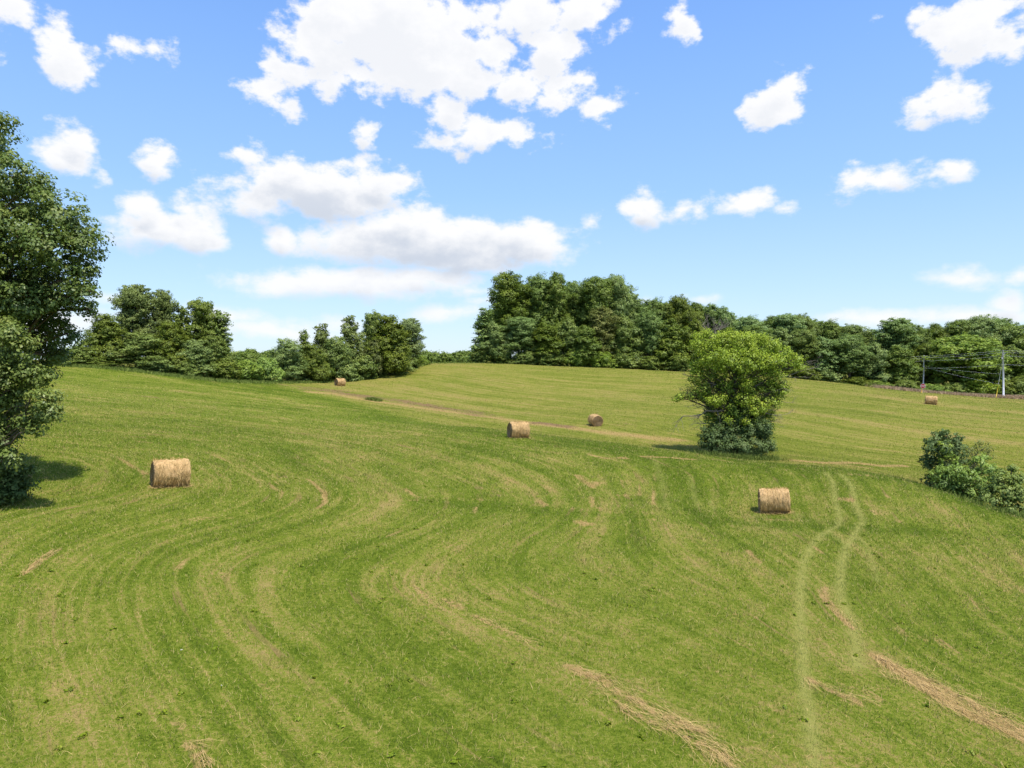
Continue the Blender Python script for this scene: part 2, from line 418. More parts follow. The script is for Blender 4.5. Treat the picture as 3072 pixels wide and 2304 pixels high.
def S(w, s, pl): return (world_line(pl), w, s)
STRAW = [
    S(.22, .7, c1((720, 600), (800, 640), (880, 690))), S(.12, .45, c1((350, 530), (600, 570), (720, 600))), S(.2, .6, c1((1640, 765), (1700, 800), (1690, 860))),
    S(.2, .7, c1((1850, 720), (1950, 800), (1965, 860), (1920, 900))), S(.22, .75, c1((160, 1290), (250, 1215), (350, 1150))), S(.2, .55, c1((970, 1110), (1090, 1060))),
    S(.25, .5, c1((1150, 1110), (1220, 1090))), S(.3, .4, c1((1560, 1260), (1630, 1210))), S(.25, .5, c1((1250, 560), (1550, 680))), S(.5, .6, c1((320, 178), (400, 180))), S(.4, .5, c1((520, 215), (560, 215))), S(.5, .5, c1((680, 150), (830, 158))),
    S(.5, .35, c1((1020, 1260), (1120, 1230))), S(.6, .35, c1((1270, 1310), (1320, 1290))), S(.4, .4, c1((830, 490), (900, 500))), S(.35, .45, c1((930, 980), (1400, 950))),
    S(.3, .8, c2((1540, 570), (1640, 595), (1760, 593))), S(.25, .95, c2((1870, 583), (2000, 587), (2190, 602))), S(.15, .6, c2((1330, 525), (1460, 540))), S(.4, .8, c2((1480, 700), (1560, 770), (1590, 740))),
    S(.25, .7, c2((1560, 830), (1580, 890), (1640, 905))), S(.3, .45, c2((1740, 730), (1840, 770), (1830, 815), (1720, 820))), S(.3, .75, c2((1190, 810), (1260, 870), (1305, 882))), S(.3, .7, c2((1280, 760), (1330, 800))),
    S(.22, .65, c2((930, 680), (1020, 715), (1110, 745))), S(.25, .6, c2((430, 780), (520, 830), (590, 850))), S(.2, .5, c2((850, 890), (860, 950))), S(.4, .7, c2((1470, 980), (1540, 992))), S(.25, .55, c2((1870, 968), (1950, 962))),
    S(.22, .5, c2((1940, 680), (1945, 730))), S(.22, .6, c2((1937, 790), (1925, 875))), S(.2, .5, c2((330, 1075), (400, 1035))), S(.2, .5, c2((370, 1225), (410, 1210))),
    S(.22, .4, c2((450, 850), (720, 832), (1000, 852), (1300, 890), (1700, 922), (1950, 932))), S(.25, .5, c2((670, 705), (760, 710))), S(.22, .5, c2((720, 825), (780, 850))),
    S(.55, 1., c3((820, 608), (1000, 622), (1180, 620), (1350, 640), (1490, 640))), S(.3, .8, c3((1040, 625), (1280, 655))), S(.2, .6, c3((920, 660), (1010, 672))), S(.5, .6, c3((1150, 690), (1330, 705))), S(.35, .8, c3((1110, 840), (1170, 848))),
    S(.35, .6, c3((1280, 910), (1350, 935))), S(.2, .6, c3((1390, 820), (1430, 840))), S(.14, .9, c3((545, 1150), (575, 1190), (620, 1225))), S(.2, .6, c3((960, 1130), (985, 1170))), S(.2, .5, c3((470, 945), (505, 952))),
    S(.35, .75, c3((650, 962), (790, 968))), S(.16, .7, c3((330, 600), (540, 625))), S(.18, .5, c3((940, 1220), (965, 1255))), S(.4, .5, c3((800, 575), (1000, 590))), S(.3, .5, c3((1390, 965), (1450, 975))),
    S(.5, .7, c3((2120, 285), (2300, 290))), S(.4, .5, c3((1700, 305), (2000, 330))), S(.4, .5, c3((820, 160), (930, 175))), S(.4, .5, c3((1010, 185), (1140, 195))), S(.7, .5, c3((1300, 310), (1420, 320))),
    S(.16, .85, c6((1000, 320), (1020, 400), (1070, 440), (1170, 570))), S(.24, 1., c6((1320, 735), (1450, 820), (1700, 980), (1900, 1090), (2260, 1250))), S(.14, .9, c6((1480, 820), (1750, 950), (2000, 1080), (2260, 1210))),
    S(.14, .8, c6((890, 870), (1000, 940), (1150, 990), (1220, 1030))), S(.3, .5, c6((1180, 930), (1330, 1000))), S(.2, .5, c6((960, 630), (1080, 730))), S(.1, .6, c6((340, 420), (470, 480), (620, 505))), S(.1, .5, c6((520, 300), (650, 360))),
    S(.22, 1., c5((1420, 800), (1600, 880), (1750, 970), (1950, 1090), (2212, 1190))), S(.12, .9, c5((1690, 1010), (1800, 1100), (2000, 1170), (2212, 1290), (2400, 1420))), S(.12, .8, c5((2000, 1110), (2250, 1240), (2390, 1400))),
    S(.16, .9, c5((470, 310), (540, 370), (630, 450))), S(.14, .85, c5((650, 390), (780, 450))), S(.12, .8, c5((840, 490), (960, 550), (1080, 610), (1180, 660))), S(.25, .45, c5((210, 370), (400, 450), (520, 520))),
    S(.2, .5, c5((60, 1020), (240, 1180), (400, 1310), (580, 1420))), S(.2, .45, c5((650, 590), (850, 780))), S(.3, .5, c5((1380, 850), (1480, 900))), S(.2, .55, c4((1040, 1140), (1100, 1190))), S(.14, .7, c4((1110, 1260), (1200, 1310), (1240, 1410))),
    S(.3, .4, c4((870, 480), (960, 600))), S(.3, .35, c4((1600, 900), (1720, 960))), S(.15, .5, c4((120, 1200), (150, 1250))), S(.3, .4, c4((280, 650), (420, 660))),
    S(.35, .6, c6((2090, 280), (2160, 330))), S(.3, .4, c6((1900, 400), (1990, 460))), S(.3, .45, c6((1480, 590), (1640, 650))), S(.25, .5, c6((1700, 650), (1800, 700))), S(.12, .6, c6((820, 1330), (1060, 1360), (1230, 1400))),
    S(.15, .6, c6((640, 1030), (780, 1100))), S(.15, .5, c6((270, 800), (420, 860))),
    S(1.7, .8, c2((-150, 195), (0, 205), (400, 272), (950, 345), (1200, 385), (1600, 432), (1900, 468), (2060, 482))), S(.6, .6, c3((0, 465), (120, 480))),
]
SOIL = [S(2.1, 1., c2((-160, 178), (0, 190), (200, 222), (420, 250), (600, 285), (780, 308), (880, 332))), S(1.1, 1., c2((1230, 380), (1330, 392), (1430, 405))), S(1.2, .8, c1((1700, 150), (1850, 165), (2100, 190))),
        S(.6, .5, c3((40, 505), (230, 520))), S(.5, .6, c1((100, 690), (300, 715))), S(.35, .6, c1((120, 770), (180, 775))), S(.5, .4, c2((870, 760), (1000, 830))), S(.3, .5, c1((1640, 700), (1720, 705)))]
CREASE = [S(.9, .9, c2((600, 868), (1000, 885), (1300, 918), (1700, 948), (1950, 958)) + c3((200, 968), (600, 992), (1000, 1012), (1300, 1022), (1800, 1038), (2212, 1058)))]
TRACK = [S(.17, 1., c3((1010, 680), (1060, 740), (1075, 850), (1105, 960), (1090, 1000), (1000, 1050), (930, 1130), (880, 1230), (862, 1400)) + c6((865, 600), (880, 800), (900, 1000), (930, 1200), (950, 1400))),
         S(.17, 1., c3((1105, 690), (1170, 760), (1195, 860), (1240, 980), (1200, 1040), (1140, 1130), (1110, 1250), (1100, 1400)) + c6((1110, 400), (1160, 500), (1200, 650), (1205, 800))),
         S(.11, .7, c3((1200, 1040), (1260, 1130), (1300, 1230), (1330, 1340))), S(.14, .5, c3((1050, 1040), (1120, 1110))), S(.16, .5, c3((200, 700), (215, 780), (250, 900))), S(.14, .4, c3((30, 780), (45, 900))), S(.14, .4, c3((320, 850), (350, 930))),
         S(.14, .5, c3((800, 900), (860, 950))), S(.25, .4, c2((1940, 600), (1985, 750), (2010, 900)))]

def field_attrs(x, y):
    x = np.asarray(x, float); y = np.asarray(y, float)
    d = beyond_edge(x, y)
    far = np.clip((d + .3) / 2.2, 0, 1)
    sn = tps_eval(ROW_N, np.clip(x, -60, 60), np.clip(y, 5, 130)); sf = tps_eval(ROW_F, np.clip(x, -60, 140), np.clip(y, 50, 230))
    s = np.where(d > 0, sf * .9 + 200, sn)
    def acc(lst):
        out = np.zeros(len(x))
        for ln, w, st in lst:
            m = 4 * w + .3
            sel = (x > ln[:, 0].min() - m) & (x < ln[:, 0].max() + m) & (y > ln[:, 1].min() - m) & (y < ln[:, 1].max() + m)
            if sel.any():
                q = np.exp(-(seg_dist(x[sel], y[sel], ln) / w) ** 2) * st
                out[sel] = np.maximum(out[sel], q)
        return out
    green = np.exp(-((d + 6) / 7) ** 2) * (d < 0)                 # lusher grass along the top of the swale
    return dict(rowc=s, far=far, straw=acc(STRAW), soil=acc(SOIL), track=acc(TRACK), lush=np.maximum(green, acc(CREASE)))

# ------------------------------------------------------------------ materials
def new_mat(name):
    m = bpy.data.materials.new(name); m.use_nodes = True
    nt = m.node_tree; nt.nodes.clear()
    q = NT(nt); out = nt.nodes.new('ShaderNodeOutputMaterial')
    return m, q, out

def principled(q, col, rough=.7, spec=.2, normal=None, metal=0.0):
    b = q.n.new('ShaderNodeBsdfPrincipled')
    if isinstance(col, tuple): col = col + (1.0,) if len(col) == 3 else col
    q.put(b.inputs['Base Color'], col); q.put(b.inputs['Roughness'], rough); q.put(b.inputs['Specular IOR Level'], spec); b.inputs['Metallic'].default_value = metal
    if normal is not None: q.l.new(normal, b.inputs['Normal'])
    return b.outputs[0]

def field_colour(q):
    """colour of the mown field, shared by the soil sheet and the grass blades"""
    geo = q.n.new('ShaderNodeNewGeometry'); pos = geo.outputs['Position']
    px, py, pz = q.sep(pos)
    flatp = q.comb(px, py, 0.0)
    row = q.attr('rowc'); far = q.attr('far'); straw = q.attr('straw'); soil = q.attr('soil'); track = q.attr('track'); rnd = q.attr('rnd'); lush = q.attr('lush')
    rv = q.comb(row, q.math('MULTIPLY', px, .06), q.math('MULTIPLY', py, .06))
    r1, _ = q.noise(rv, .42, 2, .5)
    r2, _ = q.noise(rv, 1.5, 3, .6)
    p1, _ = q.noise(flatp, .16, 4, .6)
    p2, _ = q.noise(flatp, 1.3, 4, .62)
    p3, _ = q.noise(flatp, 7.0, 3, .65)
    def c(v, k): return q.math('MULTIPLY', q.math('SUBTRACT', v, .5), k)
    p4, _ = q.noise(flatp, 24.0, 2, .6)
    f = q.math('ADD', c(r1, .8), c(r2, 1.1))
    f = q.math('ADD', f, c(p1, .65)); f = q.math('ADD', f, c(p2, .8)); f = q.math('ADD', f, c(p3, 1.6)); f = q.math('ADD', f, c(p4, 1.4))
    f = q.math('ADD', f, c(rnd, 1.35))
    rr, _ = q.noise(rv, 1.05, 1, .5)                       # crisp pale lines where the mower's swaths meet
    line = q.step(q.math('ABSOLUTE', q.math('SUBTRACT', rr, .5)), .045, .005)
    rr2, _ = q.noise(q.vec('ADD', rv, (37.0, 5.0, 0.0)), .8, 1, .5)
    line2 = q.step(q.math('ABSOLUTE', q.math('SUBTRACT', rr2, .5)), .040, .005)
    f = q.math('MULTIPLY_ADD', q.math('MAXIMUM', line, line2), q.step(p1, .36, .60, .06, .22), f)
    r3, _ = q.noise(rv, 4.0, 2, .6)
    f = q.math('ADD', f, q.math('MULTIPLY', c(r3, 1.1), q.math('MULTIPLY_ADD', far, .8, .2)))
    r0, _ = q.noise(rv, .20, 4, .7)
    f = q.math('ADD', f, q.math('MULTIPLY', c(r0, 2.1), far))
    f = q.math('MULTIPLY_ADD', far, .06, q.math('ADD', f, .48))
    f = q.math('MULTIPLY_ADD', lush, -.27, f, clamp=True)
    ramp = q.n.new('ShaderNodeValToRGB'); q.l.new(f, ramp.inputs[0])
    e = ramp.color_ramp.elements
    e[0].position = 0.0; e[0].color = (.104, .160, .013, 1)
    e[1].position = 1.0; e[1].color = (.470, .365, .135, 1)
    for pos_, col in ((.28, (.158, .228, .018, 1)), (.55, (.250, .308, .038, 1)), (.78, (.355, .345, .075, 1))):
        k = e.new(pos_); k.color = col
    col = ramp.outputs[0]
    col = q.mix(q.math('MULTIPLY', far, .26), col, (.345, .312, .068))
    hue, _ = q.noise(flatp, .05, 2, .5)
    col = q.mix(q.step(hue, .42, .62, 0, .14), col, (.175, .250, .026))
    # dry reddish thatch showing through in spots
    th, _ = q.noise(rv, 2.3, 5, .68)
    th2, _ = q.noise(flatp, .33, 3, .6)
    col = q.mix(q.math('MULTIPLY', q.step(th, .56, .68), q.step(th2, .42, .60, .12, .8)), col, (.38, .265, .115))
    # single dead and single fresh blades among the rest
    col = q.mix(q.step(rnd, .80, .84, 0, .62), col, (.50, .395, .17))
    col = q.mix(q.step(rnd, .16, .12, 0, .55), col, (.135, .235, .022))
    tf = q.math('MULTIPLY', track, q.step(p2, .30, .55, .5, .95), clamp=True)
    col = q.mix(tf, col, (.43, .425, .12))
    sf = q.step(q.math('ADD', straw, q.math('ADD', c(th, 2.2), c(p3, 1.2))), .28, .85)
    sf = q.math('MULTIPLY', sf, q.step(straw, .06, .30))
    col = q.mix(sf, col, q.mix(p3, (.40, .27, .10), (.64, .47, .20)))
    of = q.step(q.math('ADD', q.math('MULTIPLY', soil, .72), q.math('ADD', c(th, 2.4), q.math('ADD', c(p2, 1.6), c(p1, 1.0)))), .26, .80)
    of = q.math('MULTIPLY', of, q.step(soil, .05, .3))
    col = q.mix(of, col, q.mix(p2, (.20, .115, .055), (.44, .31, .16)))
    return col, p3, pos

# ground sheet
m_ground, q, out = new_mat('mown_field')
col, fine, pos = field_colour(q)
col = q.mix(1.0, col, (.60, .58, .54), 'MULTIPLY')  # sheet colour darkened for soil and for painted shade beneath the blades
bn, _ = q.noise(pos, 22, 3, .7)
bump = q.n.new('ShaderNodeBump'); bump.inputs['Strength'].default_value = .9; bump.inputs['Distance'].default_value = .06
q.l.new(bn, bump.inputs['Height'])
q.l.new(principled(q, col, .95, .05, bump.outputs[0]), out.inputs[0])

m_blade, q, out = new_mat('grass_blades')
col, _, _ = field_colour(q)
d = principled(q, col, .75, .12)
tr = q.n.new('ShaderNodeBsdfTranslucent'); q.l.new(q.mix(.4, col, (.22, .28, .03)), tr.inputs[0])
mx = q.n.new('ShaderNodeMixShader'); mx.inputs[0].default_value = .28
q.l.new(d, mx.inputs[1]); q.l.new(tr.outputs[0], mx.inputs[2]); q.l.new(mx.outputs[0], out.inputs[0])

def leaf_material(name, dark, mid, light, rough=.5, spec=.35, trans=.25):
    m, q, out = new_mat(name)
    t = q.attr('tint')
    ramp = q.n.new('ShaderNodeValToRGB'); q.l.new(t, ramp.inputs[0])
    e = ramp.color_ramp.elements
    e[0].color = dark + (1,); e[1].color = light + (1,)
    k = e.new(.5); k.color = mid + (1,)
    oi = q.n.new('ShaderNodeObjectInfo')
    hsv = q.n.new('ShaderNodeHueSaturation'); q.l.new(ramp.outputs[0], hsv.inputs['Color'])
    q.put(hsv.inputs['Hue'], q.math('MULTIPLY_ADD', oi.outputs['Random'], .022, .487))
    q.put(hsv.inputs['Value'], q.math('MULTIPLY_ADD', oi.outputs['Random'], .55, .80))
    q.put(hsv.inputs['Saturation'], q.math('MULTIPLY_ADD', oi.outputs['Random'], -.25, 1.08))
    col = hsv.outputs[0]
    d = principled(q, col, rough, spec)
    tr = q.n.new('ShaderNodeBsdfTranslucent'); q.l.new(q.mix(.35, col, (.20, .27, .03)), tr.inputs[0])
    mx = q.n.new('ShaderNodeMixShader'); mx.inputs[0].default_value = trans
    q.l.new(d, mx.inputs[1]); q.l.new(tr.outputs[0], mx.inputs[2]); q.l.new(mx.outputs[0], out.inputs[0])
    return m

M_OAK = leaf_material('oak_leaves', (.050, .090, .012), (.112, .168, .022), (.225, .255, .044), .46, .34, .33)
M_OAKL = leaf_material('young_oak_leaves', (.065, .108, .014), (.155, .212, .030), (.290, .315, .068), .45, .36, .36)
M_WOOD = leaf_material('woodland_leaves', (.082, .146, .022), (.176, .262, .042), (.305, .378, .084), .55, .3, .31)
M_HEDGE = leaf_material('hedgerow_leaves', (.085, .140, .018), (.178, .245, .036), (.290, .340, .064), .55, .3, .33)
M_CEDAR = leaf_material('cedar_sprays', (.088, .128, .032), (.155, .205, .050), (.235, .280, .080), .6, .2, .24)
M_LIME = leaf_material('yellow_green_leaves', (.115, .185, .010), (.275, .390, .018), (.420, .495, .040), .5, .3, .43)
M_BRIGHT = leaf_material('bright_shrub_leaves', (.100, .175, .012), (.225, .325, .026), (.335, .415, .050), .5, .3, .39)
M_DARK = leaf_material('dark_shrub_leaves', (.046, .086, .020), (.096, .152, .038), (.180, .236, .074), .55, .2, .29)
M_OLIVE = leaf_material('olive_leaves', (.098, .125, .026), (.185, .208, .050), (.270, .280, .082), .6, .2, .34)

def bark_material(name, a, b):
    m, q, out = new_mat(name)
    tcn = q.n.new('ShaderNodeTexCoord')
    v = q.vec('MULTIPLY', tcn.outputs['Object'], (6.0, 6.0, 1.2))
    n, _ = q.noise(v, 2.0, 5, .65)
    bump = q.n.new('ShaderNodeBump'); bump.inputs['Strength'].default_value = .7; bump.inputs['Distance'].default_value = .04; q.l.new(n, bump.inputs['Height'])
    q.l.new(principled(q, q.mix(n, a, b), .9, .1, bump.outputs[0]), out.inputs[0]); return m
M_BARK = bark_material('grey_brown_bark', (.045, .034, .025), (.16, .13, .10))
M_DEAD = bark_material('bare_grey_branches', (.11, .09, .075), (.30, .26, .22))

# ------------------------------------------------------------------ ground sheet
def spaced(parts):
    out = []
    for a, b, st in parts: out.append(np.arange(a, b, st))
    return np.concatenate(out)
gx = np.concatenate([-np.geomspace(3200, 70, 45)[:-1], spaced([(-70, -26, .9), (-26, 34, .22), (34, 110, .9)]), np.geomspace(110, 3200, 45)])
gy = np.concatenate([-np.geomspace(900, 20, 18)[:-1], spaced([(-20, 11, 2.0), (11, 64, .22), (64, 200, .6), (200, 300, 3.0)]), np.geomspace(300, 6500, 45)])
GX, GY = np.meshgrid(gx, gy)
x, y = GX.ravel(), GY.ravel()
z = terrain(x, y)
nx, ny = len(gx), len(gy)
ii = np.arange((ny - 1) * (nx - 1)); r = ii // (nx - 1); c = ii % (nx - 1)
a = r * nx + c
F = np.stack([a, a + 1, a + nx + 1, a + nx], 1)
at = field_attrs(x, y); at['rnd'] = np.full(len(x), .5)
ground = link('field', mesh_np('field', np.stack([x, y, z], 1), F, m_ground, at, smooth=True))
tag(ground, kind='structure')

# ------------------------------------------------------------------ grass blades
def blades(name, x, y, h, w, mat, lean=.5, extra=None, dirs=None):
    n = len(x); z = terrain(x, y) - .01
    ang = RNG.uniform(0, 2 * np.pi, n)
    ln = np.abs(RNG.normal(0, lean, n)); la = RNG.uniform(0, 2 * np.pi, n)
    if dirs is not None: la = dirs + RNG.normal(0, .5, n)
    base = np.stack([x, y, z], 1)
    sd_ = np.stack([np.cos(ang), np.sin(ang), np.zeros(n)], 1) * (w / 2)[:, None]
    tip = base + np.stack([np.cos(la) * ln * h, np.sin(la) * ln * h, h], 1)
    V = np.stack([base - sd_, base + sd_, tip], 1).reshape(-1, 3)
    F = np.arange(3 * n).reshape(-1, 3)
    at = field_attrs(x, y); at['rnd'] = RNG.uniform(0, 1, n)
    if extra: at.update(extra(n))
    at = {k: np.repeat(v, 3) for k, v in at.items()}
    return mesh_np(name, V, F, mat, at)

def frustum_points(n, y0, y1, power):
    """points over the visible field with density falling as 1/distance"""
    u = RNG.uniform(0, 1, n)
    Y = (y0 ** power + u * (y1 ** power - y0 ** power)) ** (1 / power)
    X = RNG.uniform(-.80, .80, n) * (Y + 2)
    return X, Y
X, Y = frustum_points(620000, 12.5, 75, 1.0)
lowf = np.sin(X * 1.7 + 2 * np.sin(Y * .9)) * np.sin(Y * 1.3 + X * .5)
patch = np.clip(.5 + .35 * lowf + .25 * np.sin(X * 4.1 + Y * 2.2) * np.sin(Y * 5.3 - X), 0, 1)
h = RNG.uniform(.045, .125, len(X)) * (.6 + .8 * patch)
w = .0125 * np.clip(Y / 14, 1, 3.6) * RNG.uniform(.7, 1.3, len(X))
keep = RNG.uniform(0, 1, len(X)) > np.clip((Y - 55) / 20, 0, 1)
X, Y, h, w = X[keep], Y[keep], h[keep], w[keep]
u = RNG.uniform(0, 1, 260000); Y2 = 55 * (190 / 55) ** u; X2 = RNG.uniform(-.8, .8, len(u)) * (Y2 + 2)
keep = RNG.uniform(0, 1, len(u)) < np.clip((Y2 - 53) / 18, .1, 1)
Y2, X2 = Y2[keep], X2[keep]
X = np.r_[X, X2]; h = np.r_[h, RNG.uniform(.035, .095, len(Y2))]; w = np.r_[w, .0024 * Y2 ** .85 * RNG.uniform(.7, 1.3, len(Y2))]; Y = np.r_[Y, Y2]
grass = link('grass', blades('grass', X, Y, h, w, m_blade, .75))
tag(grass, 'short mown green and straw-coloured grass covering the hay field', 'grass', kind='stuff')

# ------------------------------------------------------------------ trees: skeleton of tapered limbs, crown of leaf-sized faces in clumps
def norm(a): return a / (np.linalg.norm(a, axis=-1, keepdims=True) + 1e-9)

NORMALS = [None]                 # shading normals of the leaves made last, following each clump's outer surface
def leaves_of(lobes, rng, leaf, clump_r, per_clump, clump_density, up=.55, spray=0.0, fill=.35):
    """lobes: rows of x, y, z, radius, vertical radius, tint. Returns verts, quads and tint of the leaves"""
    Vs, Ts, Ns = [], [], []
    for (lx, ly, lz, lr, lv, lt) in lobes:
        n = max(4, int(clump_density * lr * lv))
        d = norm(rng.normal(size=(n, 3)))
        rad = rng.uniform(fill, 1.0, n) ** .55 * rng.uniform(.82, 1.18, n)
        cc = d * rad[:, None] * np.array([lr, lr, lv]) + np.array([lx, ly, lz])
        cr = clump_r * rng.uniform(.55, 1.35, n)
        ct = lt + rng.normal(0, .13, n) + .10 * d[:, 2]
        m = rng.poisson(per_clump, n) + 2
        idx = np.repeat(np.arange(n), m); k = len(idx)
        e = norm(rng.normal(size=(k, 3)))
        rr = rng.uniform(.15, 1, k) ** .5
        p = cc[idx] + e * (rr * cr[idx])[:, None] * np.array([1, 1, .72])
        nn = norm(e * .7 + d[idx] * .45 + np.array([0, 0, up]) + rng.normal(0, .42, (k, 3)))
        Ns.append(np.repeat(norm(e * .42 + d[idx] * .50 + np.array([0, 0, .55]) + nn * .35), 4, axis=0))
        t = norm(np.cross(nn, rng.normal(size=(k, 3))))
        if spray:                                    # upward-sweeping sprays
            t = norm(t + np.array([0, 0, 1]) * spray + d[idx] * .35)
            nn = norm(nn - t * (nn * t).sum(-1, keepdims=True))
        s = np.cross(nn, t)
        L = leaf * rng.uniform(.65, 1.4, k)[:, None]; W = L * rng.uniform(.5, .75, k)[:, None]
        fold = nn * L * .12
        Vs.append(np.stack([p - t * L * .5, p - s * W * .5 + fold, p + t * L * .5, p + s * W * .5 + fold], 1).reshape(-1, 3))
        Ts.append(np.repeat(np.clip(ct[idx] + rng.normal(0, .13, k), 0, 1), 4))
    V = np.concatenate(Vs); T = np.concatenate(Ts); NORMALS[0] = np.concatenate(Ns)
    return V, np.arange(len(V)).reshape(-1, 4), T

def limb(mb, a, b, r0, r1, rng, n=5, sides=6, sag=.12, wob=.06):
    a, b = np.array(a, float), np.array(b, float); L = np.linalg.norm(b - a)
    pts, rad = [], []
    for i in range(n + 1):
        t = i / n
        p = a + (b - a) * t
        p[2] += math.sin(t * math.pi) * L * sag
        if 0 < i < n: p = p + rng.normal(0, wob * L / n * 1.6, 3)
        pts.append(p); rad.append(r0 + (r1 - r0) * t)
    mb.tube([Vector(p) for p in pts], rad, sides, cap=False)
    return pts

def twigs(mb, p, d, L, r, depth, rng, n=3, spread=.6, rise=.05):
    d = norm(np.array(d, float)); p = np.array(p, float)
    pts = [p]
    for i in range(4):
        d = norm(d + rng.normal(0, .16, 3) + np.array([0, 0, rise])); pts.append(pts[-1] + d * L / 4)
    mb.tube([Vector(q) for q in pts], [r * (1 - .16 * i) for i in range(5)], 5 if r > .03 else 3, cap=False)
    if depth > 0:
        for k in range(n):
            j = rng.integers(1, 5)
            nd = norm(d + rng.normal(0, spread, 3))
            twigs(mb, pts[j], nd, L * rng.uniform(.45, .7), r * .5, depth - 1, rng, n, spread, rise)

def skeleton(lobes, H, r0, rng, top=.86, lean=(0, 0), start=.16):
    mb = MB(); tp = []
    for i in range(9):
        t = i / 8
        tp.append(Vector((lean[0] * t * t + rng.normal(0, .012 * H) * t, lean[1] * t * t + rng.normal(0, .012 * H) * t, -.4 + (top * H + .4) * t)))
    rad = [r0 * (1.45 if i == 0 else 1.0) * (1 - .86 * (i / 8) ** .9) for i in range(9)]
    mb.tube(tp, rad, 9, cap=False)
    for (lx, ly, lz, lr, lv, lt) in lobes:
        dist = math.hypot(lx, ly)
        hb = min(max(start * H, lz - dist * rng.uniform(.55, 1.0) - .2 * lr), top * H * .97)
        f = (hb + .4) / (top * H + .4) * 8; i0 = min(int(f), 7); q = tp[i0].lerp(tp[i0 + 1], f - i0)
        rb = max(.03, rad[min(i0 + 1, 8)] * .5)
        pts = limb(mb, q, (lx, ly, lz), rb, rb * .3, rng, wob=.09)
        for k in range(5):
            d = norm(rng.normal(size=3) + np.array([0, 0, .4]))
            limb(mb, pts[rng.integers(2, 6)], np.array([lx, ly, lz]) + d * np.array([lr, lr, lv]) * .85, rb * .3, rb * .07, rng, 3, 4, wob=.1)
    return mb

def lobes_envelope(kind, H, R, rng):
    """lobes of a free-grown crown of height H and radius R"""
    out = []
    if kind == 'broad':
        n, z0 = 20, .30
        prof = lambda t: .62 + .38 * math.sin(t / .7 * 1.6) if t < .7 else math.sqrt(max(.05, 1 - ((t - .7) / .34) ** 2))
    elif kind == 'tall':
        n, z0 = 22, .22
        prof = lambda t: .80 + .1 * math.sin(t * 7) if t < .78 else .85 * math.sqrt(max(.05, 1 - ((t - .78) / .26) ** 2))
    elif kind == 'lobed':
        n, z0 = 18, .28
        prof = lambda t: .80 + .18 * math.sin(t * 9) - .25 * max(0, t - .7)
    elif kind == 'slim':
        n, z0 = 15, .12
        prof = lambda t: .72 - .5 * t
    else:
        n, z0 = 12, .12
        prof = lambda t: .85 * math.sqrt(max(.02, 1 - t * t))
    for i in range(n):
        t = (i + rng.uniform(.1, .9)) / n
        zz = H * (z0 + (1 - z0) * t * .90)
        rr = max(.12, prof(t)) * R
        lr = R * rng.uniform(.34, .52) * (1 - .18 * t)
        a = i * 2.4 + rng.uniform(-.5, .5)
        off = max(0, rr - lr * .45) * rng.uniform(.55, 1.1)
        out.append((math.cos(a) * off, math.sin(a) * off, zz, lr, lr * rng.uniform(.72, 1.0), rng.uniform(.28, .62)))
    for i in range(7):                                # leafy heart of the crown up to its top
        t = .25 + .72 * i / 6; lr = R * max(.16, prof(min(t, .98))) * .62
        out.append((rng.normal(0, .08 * R), rng.normal(0, .08 * R), min(H * (z0 + (1 - z0) * t), H - lr * .8), lr, lr, .35))
    top = max(o[2] + o[4] for o in out)
    if top < H * .98:
        for k in range(3 if kind in ('broad', 'lobed') else 1):
            lr = R * rng.uniform(.2, .32)
            out.append((rng.normal(0, R * .22), rng.normal(0, R * .2), H - lr * rng.uniform(.8, 1.6), lr, lr, .55))
    return out

def tree_variant(name, kind, H, R, seed, mat, leaf, clump, per, dens, r0, up=.55, spray=0., core=True):
    rng = np.random.default_rng(seed)
    lobes = lobes_envelope(kind, H, R, rng)
    V, F_, T = leaves_of(lobes, rng, leaf, clump, per, dens, up, spray)
    crown = mesh_np(name + '_crown', V, F_, mat, {'tint': T}, normals=NORMALS[0])
    trunk = skeleton(lobes, H, r0, rng, .80).mesh(name + '_trunk', M_BARK, smooth=True)
    zmax = np.percentile(V[:, 2], 99.7); rx = np.percentile(np.abs(V[:, 0]), 97)
    return dict(crown=crown, trunk=trunk, H=zmax, R=rx)

def cedar_variant(name, H, R, seed, mat, leaders=1, leaf=.26):
    """pointed crown of upright plumes"""
    rng = np.random.default_rng(seed); lobes = []
    for k in range(leaders):
        ox = 0 if leaders == 1 else (k - (leaders - 1) / 2) * R * .9 / leaders * 2 + rng.normal(0, .1 * R); oy = rng.normal(0, .2 * R); hh = H * (1 if k == leaders // 2 else rng.uniform(.8, .97))
        n = 15
        for i in range(n):
            t = i / (n - 1); rr = R / (leaders ** .6) * (1.0 - .74 * t ** 1.6); a = i * 2.4 + k
            off = rr * rng.uniform(.25, .75); lr = max(.30, rr * .72)
            lobes.append((ox + math.cos(a) * off, oy + math.sin(a) * off, hh * (.06 + .90 * t), lr, lr * 1.5, rng.uniform(.3, .65)))
    V, F_, T = leaves_of(lobes, rng, leaf, .46, 19, 32, .35, 1.1)
    crown = mesh_np(name + '_crown', V, F_, mat, {'tint': T}, normals=NORMALS[0])
    trunk = skeleton(lobes, H, .2, rng, top=.86, start=.03).mesh(name + '_trunk', M_BARK, smooth=True)
    return dict(crown=crown, trunk=trunk, H=np.percentile(V[:, 2], 99.8), R=np.percentile(np.abs(V[:, 0]), 97))

